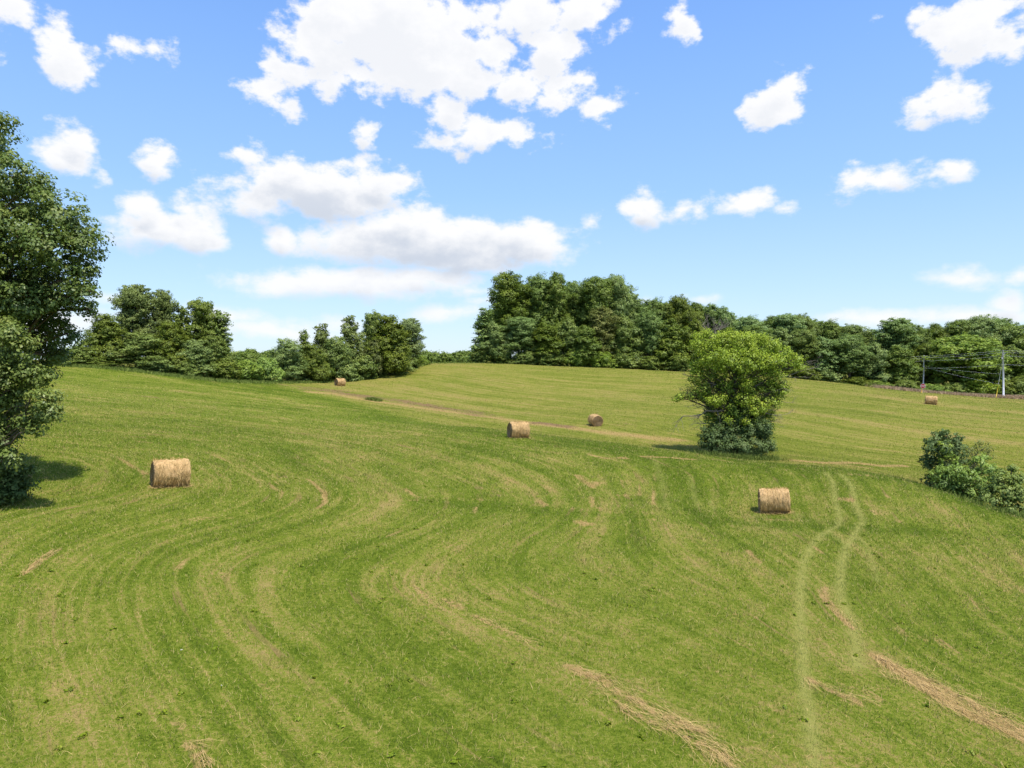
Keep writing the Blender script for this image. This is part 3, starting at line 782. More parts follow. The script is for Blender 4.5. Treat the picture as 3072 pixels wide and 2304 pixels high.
VAR = {}
for i in range(2):
    VAR['broad%d' % i] = tree_variant('broad', 'broad', 22, 6.0, 11 + i, (M_WOOD, M_HEDGE)[i], .28, .72, 40, 10.5, .42)
    VAR['tall%d' % i] = tree_variant('tall', 'tall', 24, 5.0, 21 + i, M_WOOD, .28, .72, 40, 11.5, .40)
    VAR['lobed%d' % i] = tree_variant('lobed', 'lobed', 22, 5.2, 31 + i, M_WOOD, .28, .70, 39, 11.5, .38)
    VAR['under%d' % i] = tree_variant('under', 'mound', 12, 4.2, 41 + i, (M_HEDGE, M_WOOD)[i], .27, .62, 38, 14, .22)
    VAR['hround%d' % i] = tree_variant('hround', 'mound', 9, 4.0, 51 + i, M_HEDGE, .20, .5, 38, 19, .2)
    VAR['hslim%d' % i] = tree_variant('hslim', 'slim', 12, 2.6, 61 + i, M_HEDGE, .25, .46, 25, 24, .2, .5, .4)
    VAR['shrub%d' % i] = tree_variant('shrub', 'mound', 3.2, 2.4, 71 + i, M_HEDGE, .21, .38, 26, 34, .08)
for i in range(2):
    VAR['plume%d' % i] = tree_variant('plume', 'tall', 13, 3.0, 65 + i, M_CEDAR if i == 0 else M_HEDGE, .20, .46, 38, 24, .2, .35, .9)
VAR['slim'] = tree_variant('slim', 'slim', 18, 3.0, 81, M_WOOD, .34, .6, 20, 14, .25)
VAR['pale'] = tree_variant('pale', 'broad', 15, 5.5, 91, M_BRIGHT, .34, .62, 22, 11, .3)
VAR['olive'] = tree_variant('olive', 'tall', 16, 3.6, 92, M_OLIVE, .32, .6, 18, 12, .25)
VAR['oliveshrub'] = tree_variant('oliveshrub', 'mound', 6, 2.6, 93, M_OLIVE, .22, .42, 20, 22, .1)
VAR['brightshrub'] = tree_variant('brightshrub', 'mound', 3.4, 3.0, 94, M_BRIGHT, .24, .45, 24, 26, .08)
VAR['cedar'] = cedar_variant('cedar', 13, 2.3, 95, M_CEDAR)
VAR['cedar3'] = cedar_variant('cedar3', 14, 3.4, 96, M_CEDAR, 3)
VAR['cedar2'] = cedar_variant('cedar2', 13, 2.8, 97, M_HEDGE, 2)

RT = random.Random(5)
def plant(kind, name, cat, sx, top, hw, Y, label, group=None):
    v = VAR[kind]
    X = (sx - 1536) / FPX * (Y / math.cos(PITCH))
    base = tz(X, Y)
    H = P(sx, top, Y)[2] - base; R = hw / FPX * Y
    o = empty(name, (X, Y, base - .05), RT.choice((0, math.pi)) + RT.uniform(-.35, .35))
    o.scale = (R / v['R'], R / v['R'], H / v['H'])
    tag(o, label, cat, group)
    link('trunk', v['trunk'], o); link('crown', v['crown'], o)
    return o

GW = 'trees of the wood on the hill'
WOOD = [
    ('slim', 1454, 926, 36, 182, 'slender ragged tree at the far left end of the hilltop wood'),
    ('tall0', 1528, 818, 56, 190, 'tall tree with a rounded knob top, leftmost of the wood\'s high skyline'),
    ('broad0', 1612, 830, 62, 194, 'broad tall tree second from the left on the wood\'s high skyline'),
    ('tall1', 1664, 820, 44, 191, 'tall twin-topped tree in the middle of the wood\'s high skyline'),
    ('lobed0', 1718, 846, 44, 196, 'tree with a lower top in the notch of the wood\'s high skyline'),
    ('lobed1', 1782, 834, 52, 192, 'tall open-topped tree second from the right on the wood\'s high skyline'),
    ('broad1', 1846, 829, 56, 195, 'tall tree at the right end of the wood\'s high skyline, branches showing'),
    ('tall0', 1902, 893, 40, 198, 'tree stepping down just right of the wood\'s high skyline'),
    ('broad0', 1960, 900, 52, 200, 'rounded tree on the low skyline right of the tall hilltop trees'),
    ('broad1', 2031, 890, 50, 198, 'dome-topped tree rising from the low skyline behind the wood'),
    ('tall1', 2080, 910, 40, 202, 'small-topped tree on the skyline right of the dome-topped one'),
    ('tall0', 2129, 914, 32, 203, 'narrow pointed tree on the skyline above the bare dead branches'),
    ('lobed0', 2168, 922, 34, 203, 'narrow tree on the skyline right of the bare dead branches'),
    ('broad0', 2245, 952, 56, 199, 'rounded tree on the skyline right behind the bright yellow-green tree\'s top'),
    ('tall1', 2311, 950, 44, 201, 'tree on the skyline behind the bright tree\'s right shoulder'),
    ('lobed1', 2363, 943, 42, 197, 'tree on the skyline above the right edge of the bright yellow-green tree'),
    ('broad1', 2400, 945, 46, 200, 'bushy-topped tree on the skyline just right of the bright yellow-green tree'),
    ('tall0', 2440, 960, 40, 203, 'dark-topped tree on the right skyline before the long downward slope'),
    ('broad0', 2484, 964, 52, 198, 'wide dark tree on the right skyline left of the dip'),
    ('broad1', 2553, 976, 54, 195, 'round tree on the right skyline beside the dip'),
    ('tall1', 2606, 998, 34, 200, 'low tree in the dip of the right skyline'),
    ('tall0', 2676, 957, 58, 190, 'tall dark tree standing out above the left side of the stop sign'),
    ('lobed0', 2712, 959, 42, 193, 'dark tree with a knobbed top directly above and left of the stop sign'),
    ('broad0', 2762, 986, 44, 196, 'tree with a lower crown right above the bare white pole'),
    ('tall1', 2798, 973, 40, 198, 'tree with ragged top right of the bare white pole'),
    ('lobed1', 2872, 963, 52, 197, 'tree on the skyline midway between the two poles'),
    ('broad1', 2938, 950, 62, 194, 'highest tree between the two poles on the right skyline'),
    ('broad0', 2992, 955, 58, 196, 'broad tree on the skyline behind the right utility pole'),
    ('tall0', 3040, 971, 52, 192, 'dark tree right of the right utility pole'),
    ('lobed0', 3082, 1004, 44, 188, 'tree cut by the right edge of the picture above the dry grass'),
    # the wood's edge in front
    ('under0', 1480, 968, 40, 180, 'bushy tree at the wood\'s left corner in front of the slender tree'),
    ('lobed1', 1556, 952, 48, 182, 'mid-height tree at the wood\'s edge below the knob-topped tree'),
    ('under1', 1632, 972, 52, 182, 'round mid-height tree at the wood\'s edge left of the olive tree'),
    ('under0', 1702, 958, 46, 183, 'dark mid-height tree at the wood\'s edge below the skyline notch'),
    ('under1', 1752, 978, 44, 181, 'spreading mid-height tree just left of the olive tree at the wood\'s edge'),
    ('olive', 1808, 922, 42, 184, 'dull olive tree in the middle of the wood\'s edge'),
    ('under0', 1872, 948, 46, 183, 'dark mid-height tree right of the olive tree at the wood\'s edge'),
    ('broad0', 1942, 938, 48, 184, 'leafy tree at the wood\'s edge left of the bright tree, grey-green leaves'),
    ('under1', 2008, 958, 50, 183, 'large dark tree at the wood\'s edge against the bright tree\'s left side'),
    ('under0', 2082, 962, 46, 186, 'tree at the wood\'s edge partly hidden by the bright tree\'s upper left'),
    ('under1', 2186, 984, 50, 189, 'tree directly behind the top of the bright yellow-green tree'),
    ('lobed0', 2262, 978, 54, 188, 'tree behind the right half of the bright yellow-green tree'),
    ('under0', 2336, 985, 50, 187, 'tree behind the outstretched right branch of the bright tree'),
    ('broad1', 2402, 990, 50, 186, 'tall leafy tree at the wood\'s edge right of the bright tree'),
    ('under1', 2462, 1012, 50, 185, 'pale green tree at the wood\'s edge where the wires enter the leaves'),
    ('broad0', 2548, 1005, 56, 183, 'full-skirted tree reaching the ground in the middle of the right wood'),
    ('under0', 2618, 1030, 46, 184, 'shadowy tree at the wood\'s edge left of the stop sign'),
    ('under1', 2690, 1040, 50, 184, 'dark low tree behind and left of the stop sign'),
    ('under0', 2770, 1035, 50, 186, 'low tree directly behind the stop sign and its pole'),
    ('pale', 2880, 1006, 88, 182, 'big light green spreading tree between the two poles'),
    ('under1', 2965, 1030, 52, 184, 'tree right of the big light green one, beside the right pole'),
    ('under0', 3030, 1040, 56, 182, 'dark mid-height tree behind the right utility pole'),
    ('under1', 3085, 1060, 46, 178, 'mid-height tree at the right picture edge above the dry grass strip'),
]
for k, sx, top, hw, Y, lab in WOOD:
    plant(k, 'woodland_tree', 'tree', sx, top, hw, Y, lab, GW)
# low growth along the foot of the wood
FOOT = [(1440, 1045, 30, 'low bush at the left corner of the hilltop wood'), (1502, 1058, 34, 'bush at the wood\'s foot below the knob-topped tree'), (1575, 1052, 40, 'bush at the wood\'s foot third from its left corner'),
        (1650, 1058, 42, 'bush at the wood\'s foot below the broad tall tree'), (1728, 1050, 36, 'pale bush at the wood\'s foot left of the olive tree'), (1800, 1055, 38, 'bright bush at the wood\'s foot below the olive tree'),
        (1872, 1058, 40, 'bush at the wood\'s foot right of the olive tree'), (1955, 1068, 36, 'bush at the wood\'s foot, second left of the bright tree'), (2025, 1072, 36, 'bush at the wood\'s foot touching the bright tree\'s left side'),
        (2410, 1098, 40, 'bush at the wood\'s foot just right of the bright tree'), (2480, 1106, 36, 'bush at the wood\'s foot below the entering wires'), (2560, 1130, 36, 'bush at the foot of the full-skirted tree'),
        (2632, 1140, 34, 'bright bush at the left end of the dry grass strip'), (2716, 1140, 36, 'bush behind the dry grass just left of the stop sign'), (2790, 1152, 38, 'bush behind the dry grass just right of the stop sign'),
        (2860, 1148, 40, 'bush under the big light green tree, left part'), (2930, 1136, 46, 'large bush under the big light green tree, right part'), (3010, 1140, 34, 'bush at the foot of the right utility pole'), (3058, 1132, 38, 'bush right of the right utility pole behind the dry grass')]
for i, (sx, top, hw, lab) in enumerate(FOOT):
    Y = 180 if sx < 2300 else (181 if sx < 2650 else 176)
    plant('brightshrub' if i in (4, 5, 12, 14, 16) else 'shrub%d' % (i % 2), 'bush', 'bush', sx, top, hw, Y, lab, 'bushes along the foot of the wood')

GH = 'trees and bushes of the hedgerow'
HEDGE = [
    ('shrub0', 'bush', 236, 1035, 40, 106, 'low bush between the big oak and the round hedgerow tree'),
    ('shrub1', 'bush', 200, 1050, 46, 104, 'low bush peeping out right behind the big oak'),
    ('hround0', 'hedge_tree', 318, 944, 58, 110, 'round dark tree at the left end of the hedgerow'),
    ('plume0', 'hedge_tree', 412, 856, 58, 116, 'tallest hedgerow tree, broad and feathery-topped'),
    ('plume0', 'hedge_tree', 490, 872, 36, 118, 'slender pointed tree right of the tallest hedgerow tree'),
    ('hslim0', 'hedge_tree', 545, 912, 34, 118, 'thin-topped vine-hung tree in the middle of the left hedgerow clump'),
    ('plume1', 'hedge_tree', 608, 902, 50, 119, 'bright feathery tree with a spiked top in the left hedgerow clump'),
    ('hslim1', 'hedge_tree', 664, 936, 40, 120, 'narrow tree at the right end of the left hedgerow clump'),
    ('hround1', 'hedge_tree', 420, 998, 70, 112, 'grey-green bushy tree in front of the tallest hedgerow tree'),
    ('hround0', 'hedge_tree', 512, 968, 56, 114, 'bushy tree in front of the slender pointed hedgerow tree'),
    ('hround1', 'hedge_tree', 580, 1020, 52, 115, 'low bushy tree below the bright feathery one'),
    ('hround0', 'hedge_tree', 648, 1010, 46, 118, 'leafy tree at the lower right of the left hedgerow clump'),
    ('shrub1', 'bush', 300, 1070, 44, 107, 'bush at the foot of the round dark hedgerow tree'),
    ('shrub0', 'bush', 470, 1072, 50, 111, 'bush at the foot of the tallest hedgerow tree'),
    ('shrub1', 'bush', 560, 1080, 46, 113, 'bush at the foot of the bright feathery tree'),
    ('shrub0', 'bush', 668, 1078, 44, 117, 'dark bush at the left end of the low bright hedge'),
    ('brightshrub', 'bush', 738, 1080, 44, 120, 'bright yellow-green low hedge bush, left of the pair in the gap'),
    ('brightshrub', 'bush', 796, 1074, 46, 123, 'bright yellow-green low hedge bush, right of the pair in the gap'),
    ('hround1', 'hedge_tree', 862, 1017, 46, 128, 'round bright tree at the left end of the right hedgerow clump'),
    ('hslim1', 'hedge_tree', 914, 992, 22, 132, 'thin vine-covered tree second from left in the right hedgerow clump'),
    ('cedar', 'hedge_tree', 966, 974, 46, 140, 'pale wispy cedar in the right hedgerow clump'),
    ('cedar', 'hedge_tree', 1050, 950, 48, 146, 'tall dark cedar in the middle of the right hedgerow clump'),
    ('plume1', 'hedge_tree', 1120, 938, 36, 150, 'tallest tree of the right hedgerow clump'),
    ('hround0', 'hedge_tree', 1166, 948, 64, 150, 'big domed tree in the right hedgerow clump'),
    ('plume0', 'hedge_tree', 1232, 956, 38, 158, 'pointed tree at the right end of the right hedgerow clump'),
    ('hround0', 'hedge_tree', 935, 1036, 46, 133, 'dark bushy tree in front of the thin vine-covered one'),
    ('hround1', 'hedge_tree', 1008, 1012, 44, 139, 'bright bushy tree between the two cedars'),
    ('oliveshrub', 'hedge_tree', 1122, 1018, 30, 146, 'dull olive bushy tree below the tallest tree of the right clump'),
    ('hround1', 'hedge_tree', 1186, 1020, 46, 151, 'leafy tree below the big domed tree'),
    ('shrub0', 'bush', 878, 1070, 42, 131, 'bright bush at the foot of the right clump\'s left end'),
    ('shrub1', 'bush', 955, 1082, 40, 135, 'bush at the foot of the pale wispy cedar, left of the far bale'),
    ('shrub0', 'bush', 1026, 1066, 42, 140, 'bright rounded bush just above the far left bale'),
    ('shrub1', 'bush', 1096, 1068, 40, 145, 'bush right of and above the far left bale'),
    ('shrub0', 'bush', 1162, 1070, 38, 151, 'low bush at the foot of the big domed tree'),
    ('shrub1', 'bush', 1222, 1062, 34, 158, 'dark bush at the foot of the right end of the hedgerow'),
    ('brightshrub', 'bush', 1268, 1068, 16, 164, 'small bright bush standing at the hedgerow\'s right tip on the crest'),
]
for k, nm, sx, top, hw, Y, lab in HEDGE:
    plant(k, nm, 'bush' if nm == 'bush' else 'tree', sx, top, hw, Y, lab, GH)

# the unseen depth of the wood and the far-off woods, as masses
def mass(name, trees, leaf, label, mat):
    Vs, Ts, Ns = [], [], []
    for (X, Y, H, R, sd_) in trees:
        rng = np.random.default_rng(sd_)
        lob = lobes_envelope('broad' if sd_ % 2 else 'tall', H, R, rng)
        V, _, T = leaves_of(lob, rng, leaf, leaf * 1.7, 9, 16 / (leaf * 3.2), .5)
        Vs.append(V + np.array([X, Y, tz(X, Y)])); Ts.append(T); Ns.append(NORMALS[0])
    V = np.concatenate(Vs); o = link(name, mesh_np(name, V, np.arange(len(V)).reshape(-1, 4), mat, {'tint': np.concatenate(Ts)}))
    return tag(o, label, 'woods', kind='stuff')
tr = []
for i in range(34):
    sx = 1470 + i * 49 + RT.uniform(-14, 14); Y = RT.uniform(206, 224)
    sky_y = np.interp(sx, [1454, 1528, 1846, 1902, 2031, 2165, 2245, 2400, 2553, 2610, 2690, 2760, 2938, 3080, 3300], [960, 850, 860, 920, 912, 940, 970, 965, 995, 1015, 985, 1003, 975, 1015, 1000])
    X = (sx - 1536) / FPX * Y; tr.append((X, Y, P(sx, sky_y, Y)[2] - tz(X, Y), RT.uniform(5, 6.5), 300 + i))
mass('woodland_interior', tr, .62, 'dense green depth of the wood behind its front trees', M_WOOD)
tr = []
for i in range(46):
    sx = 640 + i * 17.5 + RT.uniform(-6, 6); Y = RT.uniform(430, 560)
    top = 1066 + RT.uniform(-7, 6) - (9 if 1380 < sx < 1425 else 0) - (8 if 745 < sx < 760 else 0)
    X = (sx - 1536) / FPX * Y; tr.append((X, Y, P(sx, top, Y)[2] - tz(X, Y), RT.uniform(6, 9), 500 + i))
mass('distant_woods', tr, 1.1, 'far-off line of trees seen in the gaps of the skyline', M_WOOD)

# bare dead tree in the wood
Y = 188; X = (2134 - 1536) / FPX * Y; b = tz(X, Y)
o = tag(empty('dead_tree', (X, Y, b)), 'bare grey dead tree showing above the bright tree\'s upper left', 'tree')
Hd = P(2134, 948, Y)[2] - b; mb = MB(); rng = np.random.default_rng(3)
mb.tube([Vector((0, 0, -.3)), Vector((.2, 0, Hd * .3)), Vector((0, .1, Hd * .62))], [.32, .26, .2], 8, cap=False); mb.build('trunk', M_DEAD, o, True)
mb = MB()
for k in range(9):
    a = k * 2.4; twigs(mb, (0, 0.1, Hd * rng.uniform(.5, .62)), (math.cos(a) * .7, math.sin(a) * .5 - .2, 1.0), Hd * .33, .11, 3, rng, 3, .45, .08)
mb.build('bare_branches', M_DEAD, o)

# ------------------------------------------------------------------ hand-shaped trees and bushes, crowns laid out lobe by lobe
def custom_tree(name, cat, label, base, Y, parts, r0, seed, top=.8, start=.1, lean=(0, 0), trunk_h=None):
    """parts: (part name, material, leaf size, clump radius, leaves per clump, clumps per m2, lobes in photo pixels (sx, sy, r px, dY[, tint]))"""
    rng = np.random.default_rng(seed)
    X = (base - 1536) / FPX * Y; z0 = tz(X, Y)
    o = empty(name, (X, Y, z0)); tag(o, label, cat)
    allb = []
    for (pn, mat, leaf, cr, per, dens, lob, sp) in parts:
        L = []
        for q_ in lob:
            sx, sy, rp, dY = q_[:4]; t = q_[4] if len(q_) > 4 else .45
            p = P(sx, sy, Y + dY) - np.array([X, Y, z0]); r_ = rp / FPX * (Y + dY)
            L.append((p[0], p[1], p[2], r_, r_ * .85, t))
        V, F_, T = leaves_of(L, rng, leaf, cr, per, dens, .5, sp, .2)
        keep = V.reshape(-1, 4, 3)[:, :, 2].min(1) > -.1 + 0 * V[::4, 0]
        F_ = F_[keep]
        link(pn, mesh_np(name + '_' + pn, V, F_, mat, {'tint': T}, normals=NORMALS[0]), o); allb += L
    H = trunk_h or max(l[2] for l in allb)
    skeleton(allb, H, r0, rng, top, lean, start).build('trunk', M_BARK, o, True)
    return o

# great oak at the left edge
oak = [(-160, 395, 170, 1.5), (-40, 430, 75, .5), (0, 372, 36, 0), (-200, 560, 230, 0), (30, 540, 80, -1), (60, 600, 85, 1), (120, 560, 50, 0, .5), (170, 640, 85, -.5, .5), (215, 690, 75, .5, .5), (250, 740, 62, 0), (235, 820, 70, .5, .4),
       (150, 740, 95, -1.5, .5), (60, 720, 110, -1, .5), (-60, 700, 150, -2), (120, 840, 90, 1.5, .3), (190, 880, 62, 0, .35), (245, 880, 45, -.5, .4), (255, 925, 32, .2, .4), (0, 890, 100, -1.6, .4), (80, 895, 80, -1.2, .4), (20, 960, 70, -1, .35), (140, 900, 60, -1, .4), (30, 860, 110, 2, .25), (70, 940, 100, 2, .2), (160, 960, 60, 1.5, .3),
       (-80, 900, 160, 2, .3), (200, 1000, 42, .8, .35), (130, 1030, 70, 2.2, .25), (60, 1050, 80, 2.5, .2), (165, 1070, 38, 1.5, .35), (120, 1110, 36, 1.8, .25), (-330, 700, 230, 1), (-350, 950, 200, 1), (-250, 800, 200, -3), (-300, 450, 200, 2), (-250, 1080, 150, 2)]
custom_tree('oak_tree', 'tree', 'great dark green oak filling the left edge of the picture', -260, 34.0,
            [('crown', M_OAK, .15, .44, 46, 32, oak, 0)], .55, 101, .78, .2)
# long low oak limb: branch visible under the crown
young = [(-20, 985, 60, 0, .55), (35, 1000, 48, -.4, .55), (60, 1050, 45, -.3, .6), (20, 1080, 60, .3, .45), (80, 1110, 42, -.2, .55), (115, 1140, 38, 0, .55), (60, 1160, 50, .4, .4), (130, 1195, 42, -.2, .55), (150, 1235, 34, 0, .5), (105, 1240, 42, .3, .45),
         (75, 1275, 34, 0, .4), (110, 1290, 24, -.2, .4), (0, 1180, 60, .5, .4), (-60, 1100, 90, .5), (-70, 1230, 80, .8, .35), (15, 1260, 34, .5, .3), (10, 1330, 42, .3, .35), (40, 1370, 30, 0, .4), (-30, 1390, 60, .6, .3), (10, 1215, 50, .2, .4), (30, 1290, 40, .4, .35), (-10, 1300, 50, 0, .35), (40, 1210, 40, .6, .4), (0, 1130, 60, -.4, .5)]
custom_tree('young_oak', 'tree', 'smaller glossy-leaved oak in front of the great oak, lower left edge', -90, 29.5,
            [('crown', M_OAKL, .135, .36, 42, 50, young, 0)], .2, 102, .85, .15)
custom_tree('shrub', 'bush', 'dark shrub at the foot of the oaks on the left picture edge', 5, 31.0,
            [('crown', M_DARK, .14, .32, 25, 60, [(-20, 1455, 46, 0, .4), (20, 1465, 42, -.5, .4), (60, 1468, 34, -.5, .4), (85, 1450, 24, 0, .4), (30, 1485, 30, -.6, .35), (-10, 1490, 40, -.6, .35), (65, 1485, 22, -.6, .35), (25, 1425, 44, -.3, .45), (60, 1425, 32, 0, .5), (85, 1408, 18, 0, .5), (10, 1395, 36, .3, .4), (45, 1455, 26, -.4, .4), (0, 1460, 34, -.4, .35), (-60, 1440, 60, .4, .3)], .3)], .06, 103)

# bright yellow-green tree standing in the swale
lime = [(2120, 1003, 16, 0, .65), (2160, 1006, 14, .3, .6), (2197, 1000, 15, -.2, .65), (2242, 1010, 18, .2, .6), (2292, 1018, 15, 0, .6), (2332, 1034, 14, 0, .6), (2095, 1130, 30, 0, .5), (2105, 1168, 26, -.3, .5), (2085, 1098, 22, 0, .55), (2332, 1138, 32, 0, .5), (2345, 1172, 22, 0, .5), (2320, 1215, 24, -.3, .5), (2075, 1180, 18, 0, .5),
        (2115, 1020, 40, 0, .6), (2095, 1040, 28, -.6, .5), (2165, 1030, 42, .4, .6), (2180, 1012, 28, 0, .65), (2225, 1030, 42, -.3, .6), (2270, 1040, 40, .5, .55), (2310, 1035, 32, 0, .6), (2345, 1062, 32, .3, .5), (2330, 1085, 40, -.6, .5), (2385, 1085, 28, .2, .55),
        (2400, 1100, 16, .2, .6), (2140, 1070, 48, -.8, .5), (2190, 1080, 50, -1.2, .45), (2250, 1085, 52, -.9, .45), (2300, 1110, 34, .2, .4), (2110, 1100, 34, .4, .35), (2165, 1120, 44, 1., .3), (2240, 1130, 50, .8, .3), (2305, 1085, 30, -1.2, .6),
        (2155, 1195, 26, -1.2, .7), (2140, 1205, 18, -1.5, .7), (2228, 1195, 26, -1.3, .65), (2262, 1200, 20, -1, .6), (2285, 1225, 22, -1.1, .65), (2265, 1235, 16, -1.2, .65), (2245, 1155, 24, -1.4, .6), (2240, 1265, 14, -1.8, .6), (2190, 1262, 12, -1.8, .5),
        (2035, 1188, 16, .3, .55), (2028, 1198, 10, .2, .6), (2330, 1185, 26, .4, .35), (2345, 1160, 22, .4, .35), (2300, 1160, 30, .6, .35), (2082, 1110, 14, 0, .5)]
dull = [(2090, 1130, 26, .2, .5), (2075, 1165, 28, .2, .45), (2060, 1180, 22, 0, .4), (2095, 1195, 24, .2, .4), (2320, 1195, 24, .2, .45), (2345, 1150, 20, .3, .45), (2110, 1160, 30, .4, .4), (2310, 1175, 22, .3, .4), (2340, 1180, 18, .3, .4), (2130, 1180, 22, .4, .3)]
ivy = [(2205, 1120, 26, .2, .35), (2200, 1160, 26, .2, .3), (2195, 1200, 28, 0, .3), (2170, 1160, 24, .6, .25), (2150, 1150, 20, .8, .25), (2210, 1240, 40, 0, .3), (2170, 1260, 34, .2, .3), (2250, 1250, 34, .4, .3), (2230, 1180, 22, .5, .3), (2140, 1230, 26, .6, .3)]
lt = custom_tree('yellow_green_tree', 'tree', 'bright yellow-green tree with bare lower branches standing alone in the field', 2205, 67.0,
                 [('crown', M_LIME, .16, .48, 26, 34, lime, .15), ('inner_foliage', M_BRIGHT, .16, .40, 24, 36, [(2130, 1150, 38, .6, .45), (2180, 1165, 42, .2, .4), (2240, 1165, 42, 0, .45), (2290, 1165, 38, .4, .5), (2150, 1210, 38, .2, .4), (2200, 1230, 44, -.2, .35), (2260, 1225, 42, .2, .4), (2300, 1205, 30, 0, .5), (2170, 1270, 42, 0, .35), (2240, 1275, 46, 0, .35), (2290, 1265, 34, .3, .4), (2115, 1190, 28, .3, .45), (2130, 1250, 26, .4, .4), (2310, 1240, 22, .3, .45)], 0), ('dull_foliage', M_OLIVE, .13, .34, 9, 24, dull, 0), ('ivy', M_DARK, .19, .36, 24, 46, ivy, 0)], .34, 104, .8, .2)
rng = np.random.default_rng(8); mb = MB(); bx = lt.location
def local(sx, sy, dY): return P(sx, sy, 67 + dY) - np.array(bx)
for (s, e, r) in [((2200, 1215, 0), (2050, 1248, -.8), .10), ((2195, 1222, 0), (2075, 1215, -.2), .07), ((2210, 1225, 0), (2345, 1245, -.5), .09), ((2215, 1200, 0), (2350, 1205, .2), .07), ((2205, 1160, 0), (2385, 1120, .4), .09), ((2200, 1190, 0), (2110, 1180, .5), .06),
                  ((2190, 1262, 0), (2085, 1270, -.5), .05), ((2215, 1250, 0), (2320, 1262, .3), .05), ((2205, 1170, 0), (2080, 1130, .3), .07), ((2210, 1180, 0), (2350, 1165, -.4), .06), ((2150, 1300, .5), (2105, 1285, 0), .03)]:
    pts = limb(mb, local(*s), local(*e), r, r * .35, rng, 6, 5, -.04, .12)
    d = local(*e) - local(*s)
    for k in range(7):
        j = rng.integers(2, 7)
        twigs(mb, pts[j], norm(d) + rng.normal(0, .5, 3), np.linalg.norm(d) * rng.uniform(.16, .32), r * .32, 2, rng, 3, .5, .03)
mb.build('bare_branches', M_DEAD, lt)
custom_tree('undergrowth', 'bush', 'dark leafy undergrowth round the foot of the bright yellow-green tree', 2205, 65.6,
            [('crown', M_DARK, .145, .36, 34, 52, [(2135, 1300, 34, .4, .4), (2280, 1280, 36, .4, .4), (2135, 1318, 34, 0, .4), (2170, 1305, 38, .4, .4), (2205, 1310, 40, .4, .35), (2250, 1300, 40, .6, .35), (2290, 1295, 34, .8, .35), (2300, 1330, 28, .3, .45), (2150, 1340, 24, -.4, .4), (2185, 1340, 26, -.5, .55),
                                               (2225, 1340, 28, -.6, .6), (2268, 1338, 28, -.5, .6), (2295, 1345, 18, -.2, .5), (2110, 1330, 16, .2, .45), (2240, 1280, 34, .8, .3), (2190, 1280, 34, .8, .3), (2320, 1345, 12, 0, .5)], .2)], .1, 105)
# bushes in the swale at the right edge
custom_tree('shrub', 'bush', 'tall dark green shrub, leftmost of the bushes at the right edge', 2830, 50.0,
            [('crown', M_DARK, .16, .32, 25, 52, [(2805, 1315, 24, 0, .45), (2840, 1310, 26, .2, .5), (2832, 1297, 12, 0, .5), (2868, 1318, 20, .3, .45), (2795, 1345, 26, -.2, .4), (2830, 1345, 32, -.4, .45), (2870, 1350, 30, .2, .4), (2785, 1375, 24, 0, .3), (2820, 1385, 34, .2, .3), (2875, 1385, 32, .5, .3), (2790, 1398, 16, -.2, .3), (2830, 1420, 40, .2, .25), (2880, 1430, 40, .4, .25), (2800, 1445, 30, 0, .3), (2840, 1460, 36, -.2, .3), (2880, 1470, 30, 0, .3)], .35),
             ('bright_sprays', M_BRIGHT, .14, .24, 18, 34, [(2818, 1340, 16, -.9, .5), (2840, 1342, 15, -1, .5), (2825, 1372, 18, -1, .4), (2860, 1380, 16, -1.1, .4), (2848, 1355, 12, -1, .45)], .2)], .08, 106)
custom_tree('shrub', 'bush', 'reddish olive twiggy shrub behind the right-hand bushes', 2930, 51.5,
            [('crown', M_OLIVE, .12, .28, 15, 34, [(2905, 1345, 24, 0, .45), (2935, 1345, 24, .2, .45), (2960, 1340, 20, 0, .4), (2965, 1365, 18, .2, .4), (2930, 1375, 28, .2, .4), (2900, 1385, 30, .3, .4), (2950, 1400, 34, .3, .35), (2920, 1420, 36, .2, .3), (2965, 1430, 34, .2, .3)], .3)], .05, 107)
custom_tree('shrub', 'bush', 'bright green low shrub in the middle of the right-hand bushes', 2895, 48.0,
            [('crown', M_BRIGHT, .16, .32, 25, 52, [(2835, 1418, 26, -.2, .35), (2865, 1415, 26, -.4, .4), (2900, 1425, 30, -.2, .35), (2935, 1395, 24, .2, .45), (2950, 1375, 16, .3, .5), (2960, 1410, 26, 0, .4), (2930, 1440, 28, -.3, .3), (2885, 1450, 26, -.1, .25), (2800, 1425, 16, 0, .3), (2985, 1430, 26, 0, .35), (2860, 1460, 30, 0, .2), (2900, 1475, 32, -.2, .25), (2940, 1475, 32, -.3, .3), (2970, 1465, 30, -.2, .35), (2820, 1450, 26, 0, .25), (2925, 1500, 26, -.6, .3)], .2),], .05, 108)
custom_tree('shrub', 'bush', 'grey-green leafy shrub cut by the right picture edge', 3040, 44.5,
            [('crown', M_HEDGE, .16, .32, 26, 52, [(3000, 1445, 30, 0, .5), (3035, 1440, 28, .2, .55), (3065, 1445, 32, 0, .5), (3020, 1475, 32, -.4, .5), (3060, 1480, 34, -.5, .5), (2975, 1470, 24, .2, .4), (3000, 1500, 24, -.3, .45), (3050, 1515, 26, -.4, .4), (3095, 1470, 40, .2), (3110, 1520, 30, .2), (3000, 1410, 9, .3, .5), (3035, 1402, 8, .3, .5), (2955, 1490, 20, .2, .45), (2980, 1505, 26, -.5, .4), (3030, 1530, 28, -.8, .4), (3075, 1540, 30, -1, .4)], .2)], .06, 109)

